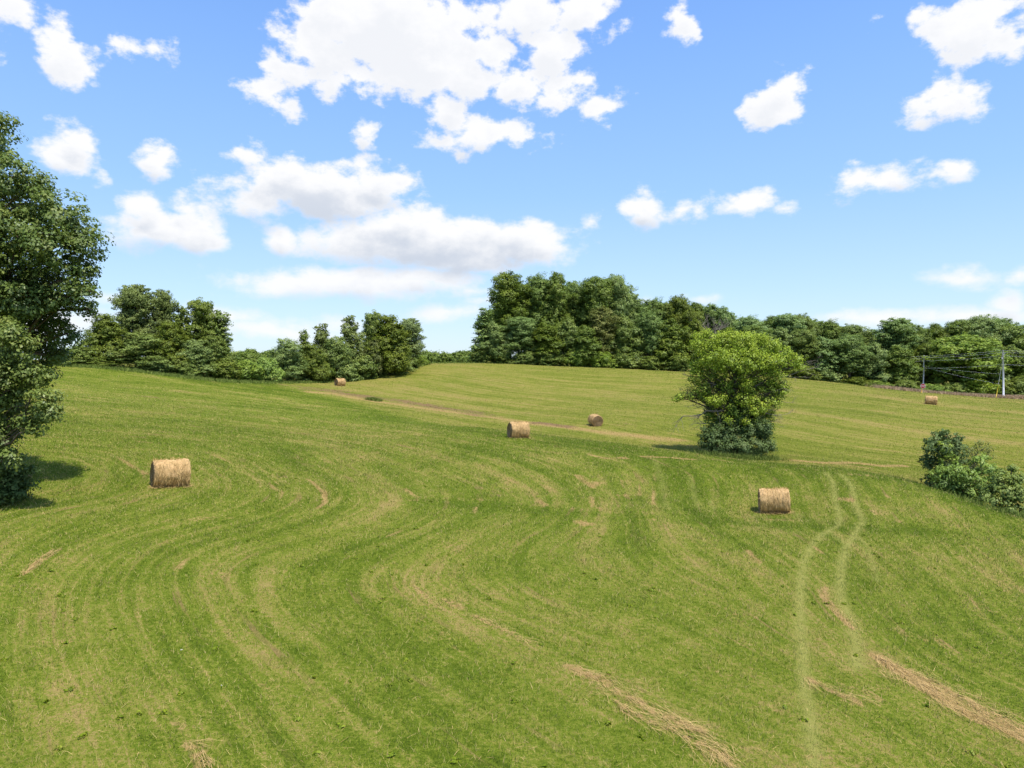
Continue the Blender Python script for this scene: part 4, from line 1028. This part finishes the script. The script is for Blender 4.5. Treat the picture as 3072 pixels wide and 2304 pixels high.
# ------------------------------------------------------------------ hay bales
m_hay, q, out = new_mat('hay')
tcn = q.n.new('ShaderNodeTexCoord'); ob = tcn.outputs['Object']
n1_, _ = q.noise(q.vec('MULTIPLY', ob, (3, 9, 9)), 3.0, 6, .7)
n2_, _ = q.noise(ob, 26, 4, .7)
n3_, _ = q.noise(ob, 2.2, 3, .6)
f = q.math('ADD', q.math('MULTIPLY', n1_, .5), q.math('MULTIPLY', n2_, .5))
rp = q.n.new('ShaderNodeValToRGB'); q.l.new(f, rp.inputs[0]); e = rp.color_ramp.elements
e[0].position = .34; e[0].color = (.20, .105, .04, 1); e[1].position = .66; e[1].color = (.74, .525, .27, 1)
k = e.new(.5); k.color = (.52, .345, .155, 1)
colh = q.mix(q.step(n3_, .4, .65, 0, .45), rp.outputs[0], (.58, .365, .18))
bump = q.n.new('ShaderNodeBump'); bump.inputs['Strength'].default_value = .9; bump.inputs['Distance'].default_value = .05; q.l.new(f, bump.inputs['Height'])
q.l.new(principled(q, colh, .85, .12, bump.outputs[0]), out.inputs[0])
m_hayend, q, out = new_mat('hay_end')
tcn = q.n.new('ShaderNodeTexCoord'); ob = tcn.outputs['Object']
n2_, _ = q.noise(ob, 24, 4, .7)
rp = q.n.new('ShaderNodeValToRGB'); q.l.new(n2_, rp.inputs[0]); e = rp.color_ramp.elements
e[0].position = .32; e[0].color = (.12, .07, .035, 1); e[1].position = .68; e[1].color = (.46, .32, .17, 1)
q.l.new(principled(q, rp.outputs[0], .9, .08), out.inputs[0])
m_strand, q, out = new_mat('loose_hay_strands')
oi = q.attr('rnd')
q.l.new(principled(q, q.mix(oi, (.30, .185, .065), (.62, .43, .18)), .7, .2), out.inputs[0])

BR, BL = .675, 1.6
def strands(n, rng, fpos, length, width, droop=0.):
    """thin bent straw strands from an origin/direction generator"""
    o_, d_, nrm = fpos(n)
    L = rng.uniform(*length, n)[:, None]
    s = norm(np.cross(d_, nrm)) * width * rng.uniform(.6, 1.3, n)[:, None] * .5
    mid = o_ + d_ * L * .5 + nrm * L * rng.uniform(0, .12, n)[:, None]
    end = o_ + d_ * L + nrm * L * rng.uniform(-.05, .12, n)[:, None]; end[:, 2] -= droop * L[:, 0]
    V = np.stack([o_ - s, o_ + s, mid + s, mid - s, end + s * .6, end - s * .6], 1).reshape(-1, 3)
    b = np.arange(n)[:, None] * 6
    F_ = np.concatenate([b + np.array([0, 1, 2, 3]), b + np.array([3, 2, 4, 5])])
    return V, F_, np.repeat(rng.uniform(0, 1, n), 6)

def bale_meshes(seed):
    rng = np.random.default_rng(seed)
    na, nl = 72, 34
    th = np.linspace(0, 2 * np.pi, na, endpoint=False); xs = np.linspace(-BL / 2, BL / 2, nl)
    ph = rng.uniform(0, 6.28, 12)
    V = np.empty((nl, na, 3))
    for i, xx in enumerate(xs):
        t = abs(xx) / (BL / 2)
        edge = -.045 * max(0, (t - .84) / .16) ** 2
        ring = .012 * math.sin(xx * 24 + ph[0]) + .010 * math.sin(xx * 41 + ph[1]) + .018 * math.sin(xx * 6 + ph[2])
        rr = BR + edge + ring + .018 * np.sin(2 * th + ph[3] + xx) + .014 * np.sin(5 * th + ph[4] + 3 * xx) + .010 * np.sin(9 * th + ph[5] - 5 * xx) + rng.normal(0, .007, na)
        yy, zz = rr * np.cos(th), rr * np.sin(th) * 1.0
        zz = np.where(zz < -.60, -.60 + (zz + .60) * .25, zz) * .985          # flattened where it rests
        V[i] = np.stack([np.full(na, xx) + rng.normal(0, .006, na), yy, zz + .62], 1)
    ii = np.arange((nl - 1) * na); r_, c_ = ii // na, ii % na; c2_ = (c_ + 1) % na
    F_ = np.stack([r_ * na + c_, r_ * na + c2_, (r_ + 1) * na + c2_, (r_ + 1) * na + c_], 1)
    roll = mesh_np('hay_roll', V.reshape(-1, 3), F_, m_hay, smooth=True)
    ends = []
    for sgn in (-1, 1):                                                         # rolled layers: a spiral ridge on each end
        nr = 46; E = np.empty((nr, na, 3)); rim = V[0 if sgn < 0 else -1]; c0 = rim.mean(0)
        for j in range(nr):
            f_ = 1 - j / (nr - 1) * .985
            p = c0 + (rim - c0) * f_
            sp_ = np.sin(f_ * 6.5 * 2 * np.pi + th) ; depth = .05 * (1 - f_ ** 2) * 0 + .032 * sp_ * (f_ < .985) + rng.normal(0, .006, na)
            p[:, 0] = rim[:, 0] * (1 if j == 0 else 0) + (0 if j == 0 else sgn * (BL / 2 - .012)) + sgn * (depth if j else 0)
            E[j] = p
        r_, c_ = np.arange((nr - 1) * na) // na, np.arange((nr - 1) * na) % na; c2_ = (c_ + 1) % na
        F2 = np.stack([r_ * na + c_, (r_ + 1) * na + c_, (r_ + 1) * na + c2_, r_ * na + c2_], 1)
        if sgn < 0: F2 = F2[:, ::-1]
        ends.append(mesh_np('end_face', E.reshape(-1, 3), F2, m_hayend, smooth=True))
    def src(n):
        t = rng.uniform(0, 2 * np.pi, n); xx = rng.uniform(-BL / 2, BL / 2, n)
        nr = np.stack([np.zeros(n), np.cos(t), np.sin(t)], 1); tg = np.stack([np.zeros(n), -np.sin(t), np.cos(t)], 1) * rng.choice([-1, 1], n)[:, None]
        d = norm(tg + rng.normal(0, .45, (n, 3)) + nr * .25)
        o_ = np.stack([xx, BR * np.cos(t), np.maximum(BR * np.sin(t) + .62, .02)], 1) * np.array([1, 1.005, .99]); return o_, d, nr
    V1, F1, R1 = strands(2600, rng, src, (.08, .30), .010, .10)
    def src2(n):                                                                # litter round the foot
        a_ = rng.uniform(0, 2 * np.pi, n)
        o_ = np.stack([rng.uniform(-BL * .62, BL * .6, n), rng.normal(-.35, .32, n), np.full(n, .03)], 1)
        return o_, np.stack([np.cos(a_), np.sin(a_) * .7, rng.normal(.05, .1, n)], 1), np.tile([0, 0, 1.], (n, 1))
    V2, F2_, R2 = strands(420, rng, src2, (.1, .4), .012)
    V3 = np.concatenate([V1, V2]); loose = mesh_np('loose_hay', V3, np.concatenate([F1, F2_ + len(V1)]), m_strand, {'rnd': np.concatenate([R1, R2])})
    return roll, ends, loose
BM = [bale_meshes(201), bale_meshes(202)]
BALES = [
    (510, 1463, 34.2, 35.4, 0, 'nearest straw-coloured round hay bale, side on, below the oak at left'),
    (1555, 1312, 59.5, 20.5, 1, 'round hay bale near the centre with its dark left end showing'),
    (1786, 1278, 83.0, -76.7, 0, 'round hay bale turned to show its spiral end, left of the bright tree'),
    (1020, 1157, 127.0, 44.0, 1, 'farthest small hay bale beside the bare soil strip near the hedgerow'),
    (2792, 1213, 110.0, -27.6, 0, 'hay bale in the far right field just below the stop sign'),
    (2323, 1543, 40.0, -13.3, 1, 'near round hay bale right of centre, left of the wheel tracks'),
]
for sx, sy, Y, yaw, k, lab in BALES:
    p = P(sx, sy, Y); X = p[0] * (Y + .6) / Y; c_, s_ = math.cos(math.radians(yaw)), math.sin(math.radians(yaw))
    zl, zr = tz(X - c_ * .8, Y + .6 - s_ * .8), tz(X + c_ * .8, Y + .6 + s_ * .8)
    o = empty('hay_bale', (X, Y + .6, (zl + zr) / 2 - .01))
    o.rotation_euler = Matrix.Rotation(math.radians(yaw), 4, 'Z').to_euler()
    o.rotation_euler = (Matrix.Rotation(math.radians(yaw), 4, 'Z') @ Matrix.Rotation(-math.atan2(zr - zl, 1.6), 4, 'Y')).to_euler()
    tag(o, lab, 'hay bale', 'round hay bales left in the field')
    roll, ends, loose = BM[k]
    link('hay_roll', roll, o); link('end_face', ends[0], o); link('end_face', ends[1], o); link('loose_hay', loose, o)

# ------------------------------------------------------------------ straw left in windrows
def windrow(lines, n, label, spread):
    rng = np.random.default_rng(len(label))
    Vs, Fs, Rs, b = [], [], [], 0
    for pl, w, cnt in lines:
        ln = world_line(pl)
        seg = np.linalg.norm(np.diff(ln, axis=0), axis=1); cum = np.r_[0, np.cumsum(seg)]
        def src(m):
            t = rng.uniform(0, cum[-1], m); i = np.clip(np.searchsorted(cum, t) - 1, 0, len(seg) - 1)
            f_ = (t - cum[i]) / seg[i]; d = (ln[i + 1] - ln[i]) / seg[i][:, None]
            u_ = t / cum[-1]; off = rng.normal(0, w * 1.9, m) * (.25 + .9 * np.abs(np.sin(t * 1.9 + w * 90))) * np.minimum(1, .25 + 4 * np.minimum(u_, 1 - u_))
            xy = ln[i] + (ln[i + 1] - ln[i]) * f_[:, None] + np.stack([-d[:, 1], d[:, 0]], 1) * off[:, None]
            a_ = rng.normal(0, .34, m); dd = np.stack([d[:, 0] * np.cos(a_) - d[:, 1] * np.sin(a_), d[:, 0] * np.sin(a_) + d[:, 1] * np.cos(a_), rng.normal(0, .02, m)], 1)
            o_ = np.c_[xy, terrain(xy[:, 0], xy[:, 1]) + .03 + np.abs(rng.normal(0, .018, m))]
            return o_, dd, np.tile([0, 0, 1.], (m, 1))
        V, F_, R_ = strands(int(cnt * .22), rng, src, (.10, .6), .006)
        Vs.append(V); Fs.append(F_ + b); Rs.append(R_); b += len(V)
    o = link('straw_windrow', mesh_np('straw_windrow', np.concatenate(Vs), np.concatenate(Fs), m_strand, {'rnd': np.concatenate(Rs)}))
    tag(o, label, 'straw', kind='stuff')
windrow([(c5((1420, 800), (1600, 880), (1750, 970), (1950, 1090), (2212, 1190)), .16, 1500), (c5((1690, 1010), (1800, 1100), (2000, 1170), (2212, 1290), (2400, 1420)), .10, 1100), (c5((2000, 1110), (2250, 1240), (2390, 1400)), .12, 600)], 0, 'raked strand of loose straw running off the bottom edge right of centre', .2)
windrow([(c6((1320, 735), (1450, 820), (1700, 980), (1900, 1090), (2260, 1250)), .17, 2200), (c6((1480, 820), (1750, 950), (2000, 1080), (2260, 1210)), .10, 900)], 0, 'longest band of loose straw running to the lower right edge', .2)
windrow([(c6((890, 870), (1000, 940), (1150, 990), (1220, 1030)), .12, 500)], 0, 'short wisp of straw left of the lower right straw band', .2)
windrow([(c5((470, 310), (540, 370), (630, 450)), .10, 260), (c5((650, 390), (780, 450)), .08, 160), (c5((840, 490), (960, 550), (1080, 610), (1180, 660)), .07, 330)], 0, 'broken line of reddish straw across the middle foreground', .2)
windrow([(c6((1000, 320), (1020, 400), (1070, 440), (1170, 570)), .09, 420)], 0, 'reddish straw wisp lying between the two wheel tracks', .2)
windrow([(c3((820, 608), (1000, 622), (1180, 620), (1350, 640), (1490, 640)), .35, 1400), (c3((1040, 625), (1280, 655)), .2, 400)], 0, 'pale straw windrow in the swale right of the bright tree', .2)
windrow([(c4((1110, 1260), (1200, 1310), (1240, 1410)), .09, 260), (c1((160, 1290), (250, 1215), (350, 1150)), .10, 300)], 0, 'thin pinkish straw wisps in the left foreground', .2)

# ------------------------------------------------------------------ taller unmown grass
def tall(name, pts_xy, hh, ww, mat, label, n_each, lean=.6):
    x = np.concatenate([p[0] for p in pts_xy]); y = np.concatenate([p[1] for p in pts_xy])
    h = RNG.uniform(hh[0], hh[1], len(x)); w = np.full(len(x), ww) * RNG.uniform(.6, 1.4, len(x))
    o = link(name, blades(name, x, y, h, w, mat, lean)); return tag(o, label, 'grass', kind='stuff')
m_tall, q, out = new_mat('tall_grass'); r_ = q.attr('rnd')
q.l.new(principled(q, q.mix(r_, (.085, .135, .022), (.21, .25, .055)), .8, .1), out.inputs[0])
m_dry, q, out = new_mat('dry_grass'); r_ = q.attr('rnd')
q.l.new(principled(q, q.mix(r_, (.34, .225, .13), (.56, .41, .26)), .9, .05), out.inputs[0])
def band(line, n, w):
    ln = np.array([P(*p)[:2] for p in line]); seg = np.linalg.norm(np.diff(ln, axis=0), axis=1); cum = np.r_[0, np.cumsum(seg)]
    t = RNG.uniform(0, cum[-1], n); i = np.clip(np.searchsorted(cum, t) - 1, 0, len(seg) - 1); f_ = (t - cum[i]) / seg[i]
    xy = ln[i] + (ln[i + 1] - ln[i]) * f_[:, None] + RNG.normal(0, w, (n, 2)); return xy[:, 0], xy[:, 1]
tall('tall_grass', [band([(150, 1095, 101), (300, 1097, 104), (560, 1131, 109), (700, 1145, 114), (830, 1150, 121), (1000, 1135, 138), (1150, 1110, 150), (1280, 1092, 166)], 16000, .9), band([(1300, 1090, 176), (1480, 1091, 179), (2000, 1112, 182), (2400, 1137, 181), (2640, 1166, 178)], 12000, .9)],
     (.15, .55), .09, m_tall, 'fringe of taller unmown grass along the foot of the trees', 0)
tall('dry_grass', [band([(2650, 1172, 170), (2800, 1188, 166), (2950, 1194, 160), (3100, 1198, 156), (3300, 1205, 150)], 22000, 1.6)], (.5, 1.1), .10, m_dry, 'strip of brown dry unmown grass along the far right field edge', 0)
tall('weeds', [band([(2090, 1345, 65), (2205, 1362, 63.5), (2330, 1362, 65)], 2500, .5), band([(2680, 1410, 53), (2760, 1430, 51.5), (2850, 1470, 48)], 4500, .6), band([(2850, 1480, 47), (2960, 1515, 43.6), (3072, 1555, 40.5), (3200, 1600, 38)], 4500, .5)],
     (.2, .6), .05, m_tall, 'rank weeds along the swale round the bushes and the bright tree', 0)
tall('grass_tuft', [band([(1105, 1183, 110), (1120, 1187, 110), (1135, 1190, 109)], 900, .35)], (.3, .6), .07, m_tall, 'dark green grass tuft growing beside the bare soil strip', 0)

# ------------------------------------------------------------------ poles, wires, sign
def plain(name, col, rough=.6, spec=.3, metal=0.):
    m, q, out = new_mat(name); tcn = q.n.new('ShaderNodeTexCoord')
    n_, _ = q.noise(q.vec('MULTIPLY', tcn.outputs['Object'], (5, 5, 1.2)), 2.0, 4, .6)
    c_ = q.mix(q.step(n_, .3, .7, .75, 1.0), (0, 0, 0), col)
    q.l.new(principled(q, c_, rough, spec, None, metal), out.inputs[0]); return m
M_POLE = plain('weathered_pole', (.62, .63, .66)); M_STEEL = plain('galvanised_steel', (.45, .46, .48), .45, .5, .6); M_WIRE = plain('aluminium_wire', (.80, .82, .85), .5, .4)
M_YEL = plain('yellow_plastic', (.75, .55, .05)); M_ORG = plain('orange_yellow_plastic', (.80, .42, .06)); M_RED = plain('sign_red', (.40, .02, .045), .4, .4); M_WHITE = plain('sign_white', (.80, .80, .80), .4, .4); M_CER = plain('grey_porcelain', (.42, .42, .45), .3, .5)

def ground_at(sx, Y):
    X = (sx - 1536) / FPX * Y / math.cos(PITCH); return Vector((X, Y, tz(X, Y)))
# left pole: bare
YA = 182; a0 = ground_at(2770, YA); topA = P(2769, 1067, YA)
pa = tag(empty('utility_pole', a0), 'bare pale utility pole standing right behind the stop sign', 'pole')
mb = MB(); HA = topA[2] - a0.z; mb.tube([(0, 0, -.3), (0, 0, HA)], [.20, .15], 12); mb.build('pole', M_POLE, pa, True)
mb = MB(); mb.tube([(0, 0, HA), (0, 0, HA + .06)], [.165, .13], 12); mb.build('cap', M_STEEL, pa)
for zz in (HA - .3, HA - .8, HA - 2.9): mb = MB(); mb.tube([(-.05, -.13, zz), (-.05, -.28, zz)], .05, 6); mb.build('wire_clamp', M_CER, pa)
# right pole: with insulators and switch gear
YB = 158; b0 = ground_at(3012, YB); topB = P(3009, 1053, YB)
pb = tag(empty('utility_pole', b0), 'grey utility pole with insulators at the top, near the right edge', 'pole')
HB = topB[2] - b0.z; lean = topB[0] - b0.x
mb = MB(); mb.tube([(0, 0, -.3), (lean, 0, HB)], [.20, .145], 12); mb.build('pole', M_POLE, pb, True)
for oz, ow in ((.75, .5), (1.35, .36)): mb = MB(); mb.box((lean, -.2, HB - oz), (ow, .1, .12)); mb.build('bracket', M_STEEL, pb)
for (ox, oz) in ((0, .02), (-.25, -.62), (.25, -.62)):
    mb = MB(); mb.tube([(lean + ox, -.2 if oz < 0 else 0, HB + oz), (lean + ox, -.2 if oz < 0 else 0, HB + oz + .12), (lean + ox, -.2 if oz < 0 else 0, HB + oz + .3)], [.05, .11, .05], 8); mb.build('insulator', M_CER, pb, True)
mb = MB(); mb.tube([(lean - .32, -.2, HB - 1.7), (lean - .32, -.2, HB - 1.1)], [.13, .13], 10); mb.build('cutout_switch', M_CER, pb, True)

def wire(pts, label, r=.012, n=14, sag=.35):
    mb = MB(); out_ = []
    for a, b in zip(pts[:-1], pts[1:]):
        a, b = Vector(a), Vector(b); L = (b - a).length
        for i in range(n + (b == Vector(pts[-1]))):
            t = i / n; p = a.lerp(b, t); p.z -= sag * 4 * t * (1 - t) * L / 40; out_.append(p)
    mb.tube(out_, r, 4, cap=False); o = mb.build('power_line', M_WIRE, None, True)
    tag(o, label, 'wire', 'wires strung along the poles')
A = lambda sy, sx=2769: tuple(P(sx, sy, YA - .3)); B = lambda sy, sx=3009: tuple(P(sx, sy, YB - .3)); Lf = lambda sx, sy: tuple(P(sx, sy, 193)); Rt = lambda sy: tuple(P(3260, sy, 142))
wire([Lf(2400, 1086), A(1068), B(1051), Rt(1056)], 'topmost wire running from the right pole\'s tip across the trees')
wire([Lf(2400, 1095), A(1073), B(1057), Rt(1062)], 'second wire from the top between the two poles')
wire([Lf(2400, 1104), A(1083), B(1067), Rt(1074)], 'third wire from the top between the two poles')
wire([Lf(2400, 1121), A(1105), B(1093), Rt(1100)], 'lowest long wire running left across the dark trees')
wire([A(1098), B(1122, 3004)], 'wire sloping down to the right from the bare pole', .011)
wire([A(1101, 2772), tuple(P(2996, 1152, YB))], 'steepest wire slanting from the bare pole down to the right pole\'s foot', .011)
# guy wires with their yellow guards
gy_ = ground_at(2989, 155)
gb = tag(empty('guy_wire', gy_), 'yellow guard of the guy wire just left of the right pole', 'guy wire')
top_l = Vector(P(3008, 1080, YB)) - gy_; g1 = top_l.normalized() * 3.4
mb = MB(); mb.tube([(0, 0, -.1), tuple(g1)], .055, 8); mb.build('guard', M_YEL, gb, True)
mb = MB(); mb.tube([tuple(g1 * .9), tuple(top_l)], .012, 4); mb.build('stay_wire', M_WIRE, gb, True)
gy_ = ground_at(2766, 150)
gb = tag(empty('marker_post', gy_), 'orange-yellow marker post at the foot of the stop sign', 'post')
mb = MB(); mb.tube([(0, 0, -.1), (.02, 0, 1.42)], .085, 8); mb.build('post', M_ORG, gb, True)
mb = MB(); mb.tube([(.02, 0, 1.42), (.02, 0, 1.47)], [.085, .03], 8); mb.build('cap', M_YEL, gb, True)

YS_ = 146; s0 = ground_at(2769, YS_); sg = tag(empty('stop_sign', s0, math.radians(-14)), 'red octagonal stop sign in front of the bare pole', 'sign')
zc = P(2769, 1158, YS_)[2] - s0.z
mb = MB(); mb.tube([(0, .05, -.2), (0, .05, zc + .5)], .04, 6); mb.build('post', M_STEEL, sg)
def octagon(r, y0, y1, name, mat, parent):
    mb = MB(); a = [math.radians(22.5 + 45 * i) for i in range(8)]; f_ = [(r * math.cos(t), y0, zc + r * math.sin(t)) for t in a]; k_ = [(p[0], y1, p[2]) for p in f_]
    mb.add(f_ + k_, [tuple(range(8)), tuple(reversed(range(8, 16)))] + [(i, i + 8, (i + 1) % 8 + 8, (i + 1) % 8) for i in range(8)]); return mb.build(name, mat, parent)
pl = octagon(.52, -.004, .004, 'plate', M_WHITE, sg); octagon(.475, -.009, -.0045, 'red_face', M_RED, pl)
mb = MB(); lw, lh, st = .15, .30, .042
def bar(cx, cz, w_, h_): mb.box((cx, -.012, zc + cz), (w_, .005, h_))
for i, ch in enumerate('STOP'):
    cx = (i - 1.5) * .205
    if ch == 'S':
        for z_ in (-lh / 2 + st / 2, 0, lh / 2 - st / 2): bar(cx, z_, lw, st)
        bar(cx - lw / 2 + st / 2, lh / 4, st, lh / 2 - st * 1.5); bar(cx + lw / 2 - st / 2, -lh / 4, st, lh / 2 - st * 1.5)
    if ch == 'T': bar(cx, lh / 2 - st / 2, lw, st); bar(cx, -st / 2, st, lh - st)
    if ch == 'O':
        for s in (-1, 1): bar(cx + s * (lw - st) / 2, 0, st, lh - 2 * st); bar(cx, s * (lh - st) / 2, lw, st)
    if ch == 'P':
        bar(cx - (lw - st) / 2, 0, st, lh); bar(cx + st / 2, lh / 2 - st / 2, lw - st, st); bar(cx + st / 2, 0, lw - st, st); bar(cx + (lw - st) / 2, lh / 4, st, lh / 2 - 1.5 * st)
mb.build('lettering', M_WHITE, pl)

# ------------------------------------------------------------------ small white flower in the near grass
M_PETAL = plain('white_petals', (.82, .82, .80), .6, .2); M_DISC = plain('yellow_disc', (.62, .42, .04), .8, .1); M_STEM = plain('flower_stem', (.10, .17, .03), .8, .1)
for sx, sy, r_, lab in [(545, 1962, .035, 'larger white daisy in the grass below the nearest bale'), (665, 2069, .022, 'tiny white daisy right below the larger one in the grass')]:
    p = hit(sx, sy); o = tag(empty('daisy', (p[0], p[1], tz(p[0], p[1]))), lab, 'flower')
    mb = MB(); mb.tube([(0, 0, 0), (.004, 0, .06), (0, 0, .10)], .003, 5); mb.build('stem', M_STEM, o)
    for k in range(9):
        a = k * 2 * math.pi / 9; d = Vector((math.cos(a), math.sin(a), .12)); s = Vector((-math.sin(a), math.cos(a), 0)) * r_ * .33; c_ = Vector((0, 0, .10))
        mb = MB(); mb.add([c_, c_ + d * r_ * .6 + s, c_ + d * r_, c_ + d * r_ * .6 - s, c_ + d * r_ * .5 + Vector((0, 0, -.004))], [(0, 1, 2, 3), (3, 2, 1, 4), (3, 4, 1, 0)]); mb.build('petal', M_PETAL, o)
    mb = MB(); mb.tube([(0, 0, .098), (0, 0, .106), (0, 0, .110)], [r_ * .3, r_ * .3, r_ * .12], 8); mb.build('disc', M_DISC, o)

# ------------------------------------------------------------------ small growth and litter in the near field
rng = np.random.default_rng(77)
nw = 170; Yw = rng.uniform(13.0, 40, nw); Xw = rng.uniform(-.78, .78, nw) * Yw; rw = rng.uniform(.04, .11, nw)
zw = terrain(Xw, Yw)
V, F_, T = leaves_of([(a, b, c + .03, r, r * .35, rng.uniform(.3, .8)) for a, b, c, r in zip(Xw, Yw, zw, rw)], rng, .075, .05, 5, 0, .9)
tag(link('clover', mesh_np('clover', V, F_, M_BRIGHT, {'tint': T})), 'small broad-leaved weeds dotted through the near grass', 'weeds', kind='stuff')
def src(m):
    Ys_ = 13 * (45 / 13) ** rng.uniform(0, 1, m); Xs_ = rng.uniform(-.78, .78, m) * Ys_; a_ = rng.uniform(0, 6.28, m)
    return np.stack([Xs_, Ys_, terrain(Xs_, Ys_) + .045], 1), np.stack([np.cos(a_), np.sin(a_), rng.normal(0, .08, m)], 1), np.tile([0, 0, 1.], (m, 1))
V, F_, Rr = strands(2000, rng, src, (.06, .28), .005)
tag(link('scattered_straw', mesh_np('scattered_straw', V, F_, m_strand, {'rnd': Rr})), 'single dry straws scattered over the near grass', 'straw', kind='stuff')
